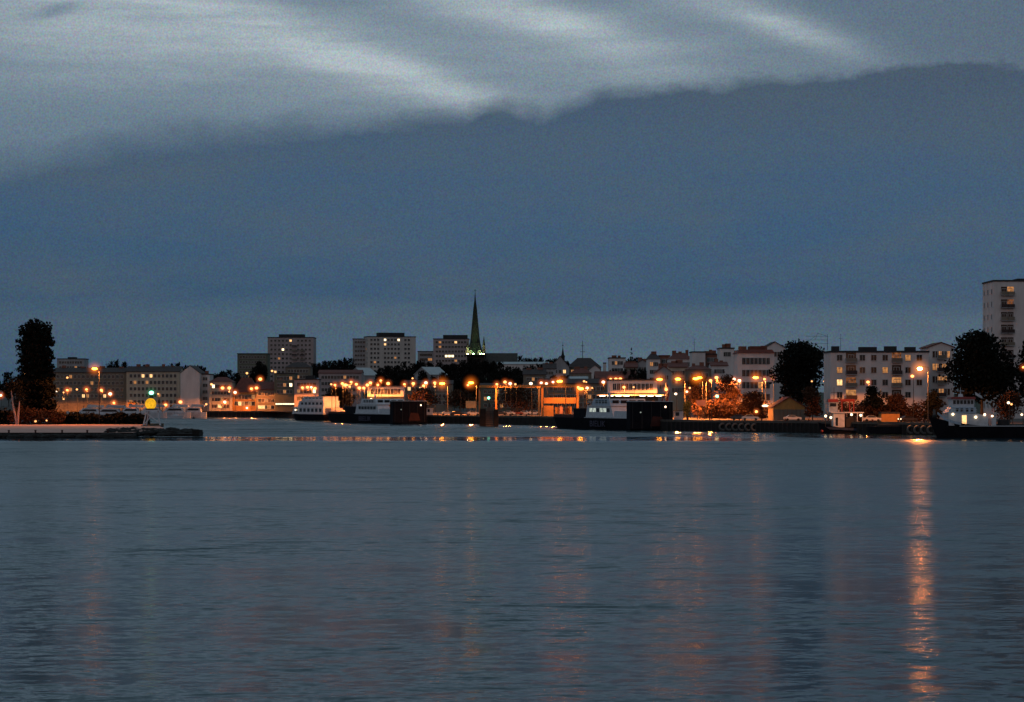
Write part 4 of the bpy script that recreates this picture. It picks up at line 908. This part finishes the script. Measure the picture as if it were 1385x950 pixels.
# ------------------------------------------------------------------ boats
def place(px0, Y0, px1, Y1, name, label, cat, group=None, L=None):
    a = Vector((XX(px0,Y0), Y0)); b = Vector((XX(px1,Y1), Y1)); d = b-a
    return empty(name, (a.x, a.y, 0), math.atan2(d.y, d.x), label, cat, group), d.length
def text_mesh(s, size, m):
    cu = bpy.data.curves.new('lettering', 'FONT'); cu.body = s; cu.size = size; cu.extrude = .02; ob = bpy.data.objects.new('tmp', cu); col.objects.link(ob)
    dg = bpy.context.evaluated_depsgraph_get(); me = bpy.data.meshes.new_from_object(ob.evaluated_get(dg)); bpy.data.objects.remove(ob); me.materials.clear(); me.materials.append(m); return me
def hullmesh(L, Bm, z0, zf, m, m2=None, bow=0.12, sheer=0, n=26, blunt=.35):
    # L along +x from 0; near side at y=0 .. far side y=Bm ; bow at x=0
    mb = MB(); vs = []; sec = []
    for i in range(n+1):
        t = i/n; x = L*t; e = min(1, t/bow) if bow > 0 else 1; e2 = min(1, (1-t)/(bow*.5)+.55)
        hb = Bm/2*(blunt+(1-blunt)*math.sin(e*math.pi/2))*min(1, e2) if bow > 0 else Bm/2
        zt = zf+sheer*(1-min(1, t/.45))**2
        rake = (1-e)*.04*L
        sec.append([(x-rake*1.0, Bm/2-hb, zt), (x-rake*.3, Bm/2-hb*.93, zt*.5), (x+rake, Bm/2-hb*.8, -1), (x+rake, Bm/2+hb*.8, -1), (x-rake*.3, Bm/2+hb*.93, zt*.5), (x-rake, Bm/2+hb, zt)])
    for s in sec: vs += s
    fs = []
    for i in range(n):
        for k in range(6): a = i*6+k; b = i*6+(k+1) % 6; fs.append((a, b, b+6, a+6))
    fs += [tuple(range(6))[::-1], tuple(range(n*6, n*6+6))]
    mb.add(vs, fs, m); return mb
def ferry(px0, Y0, px1, Y1, label, lit):
    o, L = place(px0, Y0, px1, Y1, 'car_ferry', label, 'ferry', 'car ferries at the quay')
    f = lambda t: L*t; Bm = 11.5
    hullmesh(L, Bm, 0, 3.0, M['hull'], bow=.04, blunt=.8).build('hull', o)
    mb = MB(); mb.box(f(.43), f(.95), .05, .2, 3.0, 3.16, M['wsteel']); mb.build('rubbing_strake', o)
    mb = MB(); mb.box(f(.01), f(.28), .6, Bm-.6, 3.003, 3.7, M['rust']); mb.build('stern_ramp', o)
    mb = MB(); mb.box(f(.28), f(.43), .3, Bm-.3, 3.003, 5.5, M['hull']); mb.build('side_casing', o)
    mb = MB(); mb.prism([(f(.44),3.2),(f(.79),3.2),(f(.755),6.1),(f(.46),6.1)], .25, 4.6, M['wsteel']); s = mb.build('superstructure', o)
    for k in range(6):
        mb = MB(); x = f(.49)+k*f(.043); mb.box(x, x+f(.034), .2, .248, 4.6, 5.6, E['winc'] if lit and k in (0,1,3,4) else M['glass']); mb.build('window', s)
    mb = MB(); mb.box(f(.465), f(.76), .1, 4.8, 6.103, 6.3, M['wsteel']); mb.build('bridge_deck', o)
    mb = MB(); mb.prism([(f(.50),6.303),(f(.74),6.303),(f(.72),8.1),(f(.53),8.1)], .5, 10.8, M['bluep' if lit else 'wsteel']); wh = mb.build('wheelhouse', o)
    for k in range(4): mb = MB(); x = f(.555)+k*f(.038); mb.box(x, x+f(.028), .44, .498, 6.9, 7.7, M['glass']); mb.build('window', wh)
    for k in range(4): mb = MB(); y = 1.2+k*2.4; mb.prismx([(y,6.9),(y+1.8,6.9),(y+1.8,7.7),(y,7.7)], f(.733), f(.735), M['glass']); mb.build('window', wh)
    mb = MB(); mb.cyl(f(.62),3,8.1,11.2,.14,M['wsteel'],6,.06); mb.bar((f(.62),1.4,9.6), (f(.62),4.6,9.6), .07, M['wsteel'], 5); mb.ball((f(.62),3,9.0), .45, M['wsteel'], 8, 5); mb.build('mast', o)
    mb = MB()
    for k in range(9): mb.bar((f(.47)+k*f(.035),.15,6.3), (f(.47)+k*f(.035),.15,7.3), .04, M['wsteel'], 4)
    mb.bar((f(.47),.15,7.3), (f(.75),.15,7.3), .04, M['wsteel'], 4); mb.build('railing', o)
    mb = MB(); mb.box(f(.80), f(.955), .02, .35, 3.003, 4.9, M['wsteel']); mb.build('bulwark', o)
    mb = MB(); mb.box(f(.3), f(.95), Bm-1.2, Bm-.4, 3.003, 5.4, M['wsteel']); mb.build('far_casing', o)
    # raised bow ramp across the near end, seen almost square on
    mb = MB(); mb.box(f(.962), f(1.0)+.25, -.25, Bm+.25, .3, 7.3, M['hull']); bh = mb.build('bow_ramp', o); e = f(1.0)+.25
    mb = MB(); mb.box(f(.962), e+.1, -.3, Bm+.3, 7.303, 7.45, M['wsteel']); mb.build('rail_cap', bh)
    for k in range(5): mb = MB(); y = .4+k*(Bm-1)/4; mb.box(e+.002, e+.16, y-.09, y+.09, .5, 7.0, M['dsteel']); mb.build('stiffener', bh)
    mb = MB(); mb.prismx([(5.2,1.0),(9.4,1.0),(8.6,3.4),(6.0,3.6)], e+.17, e+.2, M['rust']); mb.build('access_door', bh)
    mb = MB(); mb.ball((e+.15,9.6,6.0), .26, E['W'], 8, 5); mb.build('deck_light', bh)
    mb = MB(); mb.ball((e+.15,2.6,4.6), .18, E['winc'], 8, 5); mb.build('deck_light', bh)
    mb = MB(); mb.bar((e-.6,Bm-1.2,7.4), (e,Bm-.6,10.4), .25, M['red'], 6, .1); mb.bar((e-.6,Bm-2.6,7.4), (e-.9,Bm-1.6,9.4), .2, M['red'], 6, .1); mb.build('ramp_hoist', o)
    me = text_mesh('BIELIK', 2.2, M['letter']); t = inst('lettering', me, o, (f(.50),-.03,.75)); t.rotation_euler = (R(90),0,0); t.scale = (1.8,1,1)
    return o
ferry(746, 640, 853, 590, 'large dark hulled car ferry with lit cabin windows in front of the windowed terminal', True)
ferry(441, 800, 532, 748, 'smaller looking car ferry with white cabin left of the tall double lamps', False)

def pship():
    o, L = place(385, 880, 442, 850, 'passenger_ship', 'white three deck passenger ship moored bow left, left of the small ferry', 'ship'); f = lambda t: L*t
    hullmesh(L, 9, 0, 2.3, M['hull'], bow=.35, sheer=.7, blunt=.1).build('hull', o)
    for k, (a, b, z0, z1, nw) in enumerate(((.12,.86,2.35,4.9,7),(.24,.86,5.0,7.2,6),(.33,.84,7.3,8.9,5))):
        mb = MB(); mb.prism([(f(a),z0),(f(b),z0),(f(b),z1),(f(a+.05),z1)], 1+.2*k, 8-.2*k, M['wsteel']); d = mb.build('deck_house', o)
        for q in range(nw):
            mb = MB(); x = f(a+.09)+q*(f(b)-f(a+.09))/nw; y = 1+.2*k; mb.box(x, x+(f(b-a-.09))/nw*.6, y-.05, y-.003, z0+.9, z1-.4, M['glass']); mb.build('window', d)
        mb = MB(); mb.box(f(a)-.2, f(b)+.3, .9+.2*k, 8.1-.2*k, z1+.003, z1+.09, M['wsteel']); mb.build('deck_edge', d)
    mb = MB(); mb.cyl(f(.5),4.5,9,12,.12,M['wsteel'],6); mb.build('mast', o)
    mb = MB(); mb.ball((f(.23),.6,3.9), .32, E['deck'], 8, 5); mb.build('deck_light', o)
    mb = MB(); mb.box(f(.87), f(.99), 2, 7, 2.3, 4.6, M['mauve']); mb.build('stern_house', o)
pship()
def lifeboat():   # moored workboat between ship and ferry
    o, L = place(440, 850, 462, 842, 'work_boat', 'low dark work boat with pale canopy between passenger ship and small ferry', 'boat'); f = lambda t: L*t
    hullmesh(L, 4, 0, 1.5, M['hull'], bow=.3, sheer=.5, blunt=.15).build('hull', o)
    mb = MB(); mb.box(f(.2), f(.95), .5, 3.5, 3.6, 3.9, M['wsteel']); mb.build('canopy', o)
    for t in (.22,.55,.92): mb = MB(); mb.cyl(f(t),.6,1.5,3.6,.08,M['wsteel'],6); mb.build('post', o)
    mb = MB(); mb.box(f(.4), f(.8), 1, 3, 1.5, 2.8, M['bluep']); mb.build('cabin', o)
    mb = MB(); mb.ball((f(.4),-.2,1.9), .34, E['deck'], 8, 5); mb.build('deck_light', o)
lifeboat()

def tug_right():
    Y = 470; s = Y/F; o = empty('tugboat', (XX(1268,Y),Y,0), 0, 'dark tugboat with white wheelhouse and red roof at the right frame edge', 'tugboat'); L = 27; x = lambda p: (p-1268)*s; z = lambda y: ZZ(y,Y)
    hullmesh(L, 7.5, 0, z(577), M['hull'], bow=.28, sheer=2.0, blunt=.06).build('hull', o)
    # pale bulwark at bow
    mb = MB()
    h = [(x(1271),4.95,3.0),(x(1280),3.75,1.9),(x(1290),3.1,.9),(x(1300),2.75,.35)]
    for (a, za, ya), (b, zb, yb) in zip(h, h[1:]): mb.add([(a,ya-.35,za-.05),(b,yb-.35,zb-.05),(b,yb-.35,zb+.5),(a,ya-.35,za+.45)], [(0,1,2,3)], M['bluep'])
    mb.build('bulwark', o)
    mb = MB(); mb.bar((x(1268.5),3.7,4.0), (x(1268),3.7,5.9), .35, M['tyre'], 8, .25); mb.ball((x(1268.5),3.7,4.4), .5, M['rubber'], 8, 5); mb.build('bow_fender', o)
    mb = MB(); mb.box(x(1298), L-.2, -.06, .1, z(577)+.003, z(577)+.14, M['wsteel']); mb.build('deck_edge', o)
    mb = MB(); mb.prism([(x(1285),z(577)+.15),(x(1338),z(577)+.15),(x(1338),z(564)),(x(1325),z(560)),(x(1284),z(559))], 1.0, 6.5, M['wsteel']); dh = mb.build('deckhouse', o)
    mb = MB(); mb.box(x(1302.5), x(1308.5), .93, .998, z(576), z(562), E['win']); mb.build('door', dh)
    mb = MB(); mb.prism([(x(1282),z(559)+.004),(x(1322),z(559)+.004),(x(1322),z(551)),(x(1289),z(551))], 1.5, 6, M['bluep']); md = mb.build('middle_deck', o)
    for k, p in enumerate((1295,1301,1308,1315)): mb = MB(); mb.box(x(p), x(p+3.5), 1.43, 1.498, z(557), z(552.5), M['glass']); mb.build('window', md)
    mb = MB(); mb.prism([(x(1290),z(551)+.004),(x(1320),z(551)+.004),(x(1320.5),z(540)),(x(1289.5),z(540))], 1.8, 5.7, M['wsteel']); wh = mb.build('wheelhouse', o)
    for k in range(6): mb = MB(); p = 1291.5+k*4.8; mb.box(x(p), x(p+3.4), 1.7, 1.77, z(546.5), z(541.5), M['glass']); mb.build('window', wh)
    mb = MB(); mb.box(x(1288), x(1322), 1.5, 6, z(540)+.004, z(537), M['red'], tp=.15); r = mb.build('roof', o)
    mb = MB(); mb.box(x(1300), x(1306), 2.5, 3.5, z(537)+.01, z(533), M['wsteel'], tp=.1); mb.bar((x(1303),3,z(533)), (x(1303),3,z(524)), .08, M['wsteel'], 6, .04); mb.bar((x(1298),3,z(529)), (x(1308),3,z(529)), .05, M['wsteel'], 5); mb.build('mast', o)
    mb = MB()
    for k in range(9): mb.bar((x(1283)+k*.75,1.2,z(559)), (x(1283)+k*.75,1.2,z(554)), .03, M['wsteel'], 4)
    mb.bar((x(1283),1.2,z(554)), (x(1283)+6,1.2,z(554)), .03, M['wsteel'], 4); mb.build('railing', o)
    for (p, y, e) in ((1290,560.5,'deck'),(1321,564.5,'deck'),(1333,561,'W')): mb = MB(); mb.ball((x(p),.85,z(y)), .26, E[e], 8, 6); mb.build('deck_light', o)
    mb = MB(); mb.box(x(1344), x(1350), 2, 5, z(577)+.15, z(566), M['wsteel']); mb.cyl(x(1362),3.6,z(577),z(568),1.2,M['dsteel'],12); mb.build('winch', o)
    mb = MB(); mb.bar((x(1328),3.5,z(564)), (x(1323),3.5,z(529)), .05, M['pole'], 6, .03); st = mb.build('flag_staff', o)
    mb = MB(); mb.add([(x(1323),3.5,z(530)),(x(1328),3.3,z(533)),(x(1333),3.6,z(536)),(x(1334),3.6,z(539.5)),(x(1328),3.3,z(537)),(x(1323.5),3.5,z(534))], [(0,1,4,5),(1,2,3,4)], M['wsteel']); mb.build('flag', st)
tug_right()
def tug_mid():
    Y = 535; s = Y/F; o = empty('work_boat', (XX(1111,Y),Y,0), 0, 'work boat with pale cabin, red topped frame and lit awning', 'boat'); x = lambda p: (p-1111)*s; z = lambda y: ZZ(y,Y); L = x(1174)
    hullmesh(L, 4.6, 0, z(578), M['hull'], bow=.3, sheer=1.1, blunt=.12).build('hull', o)
    mb = MB(); mb.prism([(x(1117),z(577.5)),(x(1165),z(580)),(x(1163),z(583)),(x(1122),z(581))], -.08, .05, M['hullb']); mb.build('rubbing_strake', o)
    mb = MB(); mb.box(x(1128), x(1143), .7, 4, z(578)+.003, z(559), M['wsteel']); dh = mb.build('deckhouse', o)
    mb = MB(); mb.box(x(1131), x(1134), .63, .698, z(576), z(565), M['glass']); mb.build('door', dh)
    mb = MB(); mb.box(x(1124), x(1169), .4, 4.2, z(559)+.003, z(557.6), M['wsteel']); mb.build('awning', o)
    for p in (1167,1160): mb = MB(); mb.cyl(x(p),.5,z(578),z(559),.09,M['wsteel'],6); mb.build('post', o)
    mb = MB(); mb.box(x(1145), x(1159), 1.2, 3.8, z(578)+.01, z(564), M['dsteel']); mb.build('engine_casing', o)
    mb = MB(); mb.box(x(1122), x(1134), 1.2, 3.6, z(557.5), z(544), M['bluep']); wh = mb.build('wheelhouse', o)
    mb = MB(); mb.box(x(1123.5), x(1132), 1.12, 1.198, z(550), z(545.5), M['glass']); mb.build('window', wh)
    mb = MB(); mb.box(x(1120.5), x(1135), 1, 3.8, z(544)+.003, z(540), M['red'], tp=.2); mb.build('roof', o)
    mb = MB()
    for p in (1140.5,1151,1156.5): mb.box(x(p)-.12, x(p)+.12, 2, 2.3, z(557.5), z(543.5), M['red'])
    mb.box(x(1138.5), x(1158), 1.9, 2.4, z(543.5)+.003, z(540), M['red']); mb.build('lifting_frame', o)
    mb = MB(); mb.cyl(x(1130),2.4,z(540),z(524),.08,M['pole'],6,.05); mb.bar((x(1126),2.4,z(531)), (x(1134),2.4,z(531)), .05, M['pole'], 5); mb.build('mast', o)
    for (p, y) in ((1117,563),(1124,565),(1152,561),(1164.5,562)): mb = MB(); mb.ball((x(p),.35,z(y)), .3, E['deck'], 8, 6); mb.build('deck_light', o)
    for p in (1117,1124): mb = MB(); mb.cyl(x(p),.6,z(578)+.0,z(565),.06,M['pole'],6); mb.build('post', o)
    mb = MB(); mb.ball((x(1112),.2,z(583.5)), (.35,.3,.35), M['red'], 8, 6); mb.build('buoy', o)
tug_mid()
def barge():
    Y = 508; s = Y/F; x = lambda p: (p-1178)*s
    o = empty('barge', (XX(1178,Y+14),Y+14,0), 0, 'long low dark barge moored between the two work boats on the right', 'barge')
    mb = MB(); mb.prism([(0,.2),(x(1262),.2),(x(1266),1.8),(-.8,1.8)], 0, 4, M['hull']); mb.build('hull', o)
    mb = MB(); mb.box(2, x(1255), .5, 3.5, 1.803, 2.3, M['dsteel']); mb.build('hatch_cover', o)
barge()
def yacht(px, Y, L, label, blue=False, bow=1):
    o = empty('motor_yacht', (XX(px,Y),Y,0), 0 if bow > 0 else 0, label, 'yacht', 'yachts moored on the left')
    o.scale = (1.7,1.7,1.75)
    hullmesh(L, 3.2, 0, 1.3, M['wsteel'], bow=.4, sheer=.5, blunt=.08, n=14).build('hull', o)
    mb = MB(); mb.prism([(L*.25,1.3),(L*.85,1.3),(L*.8,2.4),(L*.42,2.5)], .5, 2.7, M['wsteel']); c = mb.build('cabin', o)
    mb = MB(); mb.prism([(L*.38,1.75),(L*.78,1.75),(L*.76,2.2),(L*.45,2.25)], .44, .498, M['glass']); mb.build('window', c)
    mb = MB(); mb.prism([(L*.5,2.6),(L*.95,2.6),(L*.93,3.1),(L*.55,3.3)], .6, 2.6, M['bluep' if blue else 'wsteel']); mb.build('canopy', o)
    for t in (.56,.9): mb = MB(); mb.cyl(L*t,.7,1.3,2.6,.06,M['pole'],5); mb.build('post', o)
yacht(90, 930, 9, 'leftmost white motor yacht, beyond the hedge right of the poplar')
yacht(112, 900, 10, 'larger white motor yacht with pale blue canopy behind the long hedge', True)
yacht(176, 990, 9, 'white motor yacht directly left of the breakwater beacon', True)
yacht(206, 1000, 9.5, 'white motor yacht seen just right of the beacon legs')
yacht(236, 1010, 8, 'rightmost white motor yacht, in front of the blank white gable wall', True)
yacht(150, 960, 8, 'small white motor yacht with pale canopy between hedge and kiosk')
for i, (px, h) in enumerate(((103,12),(131,11),(226,10))):
    Y = 965; o = empty('sailing_boat', (XX(px,Y),Y,0), 0, ['sailing boat with a bare mast left of the tall single lamp','sailing boat with a bare mast right of the tall single lamp','sailing boat with a bare mast before the blank white gable wall'][i], 'sailing boat', 'sailing boats in the marina')
    hullmesh(7, 2.4, 0, 1.1, M['wsteel'], bow=.45, sheer=.3, blunt=.06, n=12).build('hull', o)
    mb = MB(); mb.cyl(2.8,1.2,1.1,h,.07,M['pole'],5,.04); mb.bar((2.8,1.2,2.2), (5.8,1.2,2.1), .14, M['bluep'], 6); mb.build('mast', o)
    mb = MB(); mb.prism([(2,1.1),(4.6,1.1),(4.4,1.6),(2.4,1.7)], .6, 1.8, M['wsteel']); mb.build('cabin', o)
# bank of small things on the quay
def bollards(lst, label, group, z):
    mb = MB(); mb.cyl(0,0,0,.42,.2,M['rust'],10,.17); mb.cyl(0,0,.42,.55,.3,M['rust'],10,.24); me = mb.mesh('bollard')
    for px, Y in lst: tag(inst('bollard', me, None, (XX(px,Y), Y, z)), label, 'bollard', group)
bollards([(px, 486.3) for px in (12,48,84,118,146)], 'small dark bollard along the front edge of the breakwater deck', 'bollards on the breakwater', .95)
bollards([(px, pw(SHORE,px)+.2) for px in (592,612,632,690,712,930,960,1000,1030,1062,1094,1180,1215,1250)], 'small dark bollard on the edge of the ferry quay', 'bollards on the quay edge', QZ+.18)
def buoy():
    Y = 24992/(566.5-540); o = empty('mooring_buoy', (XX(262,Y),Y,0), 0, 'tiny dark mooring buoy on the calm water right of the breakwater', 'buoy'); mb = MB(); mb.ball((0,0,.2), (.6,.6,.45), M['rubber'], 10, 6); mb.build('float', o); mb = MB(); mb.cyl(0,0,.6,.95,.08,M['dsteel'],6); mb.build('ring_post', o)
buoy()

# ------------------------------------------------------------------ render settings
sc.view_settings.view_transform = 'Standard'; sc.view_settings.look = 'None'; sc.view_settings.exposure = 0; sc.view_settings.gamma = 1
sc.render.engine = 'CYCLES'
cy = sc.cycles; cy.use_denoising = True; cy.max_bounces = 5; cy.diffuse_bounces = 2; cy.glossy_bounces = 3; cy.transmission_bounces = 2; cy.volume_bounces = 0; cy.transparent_max_bounces = 12
cy.sample_clamp_indirect = 4; cy.use_light_tree = True; cy.caustics_reflective = False
try: cy.denoiser = 'OPENIMAGEDENOISE'
except Exception: pass
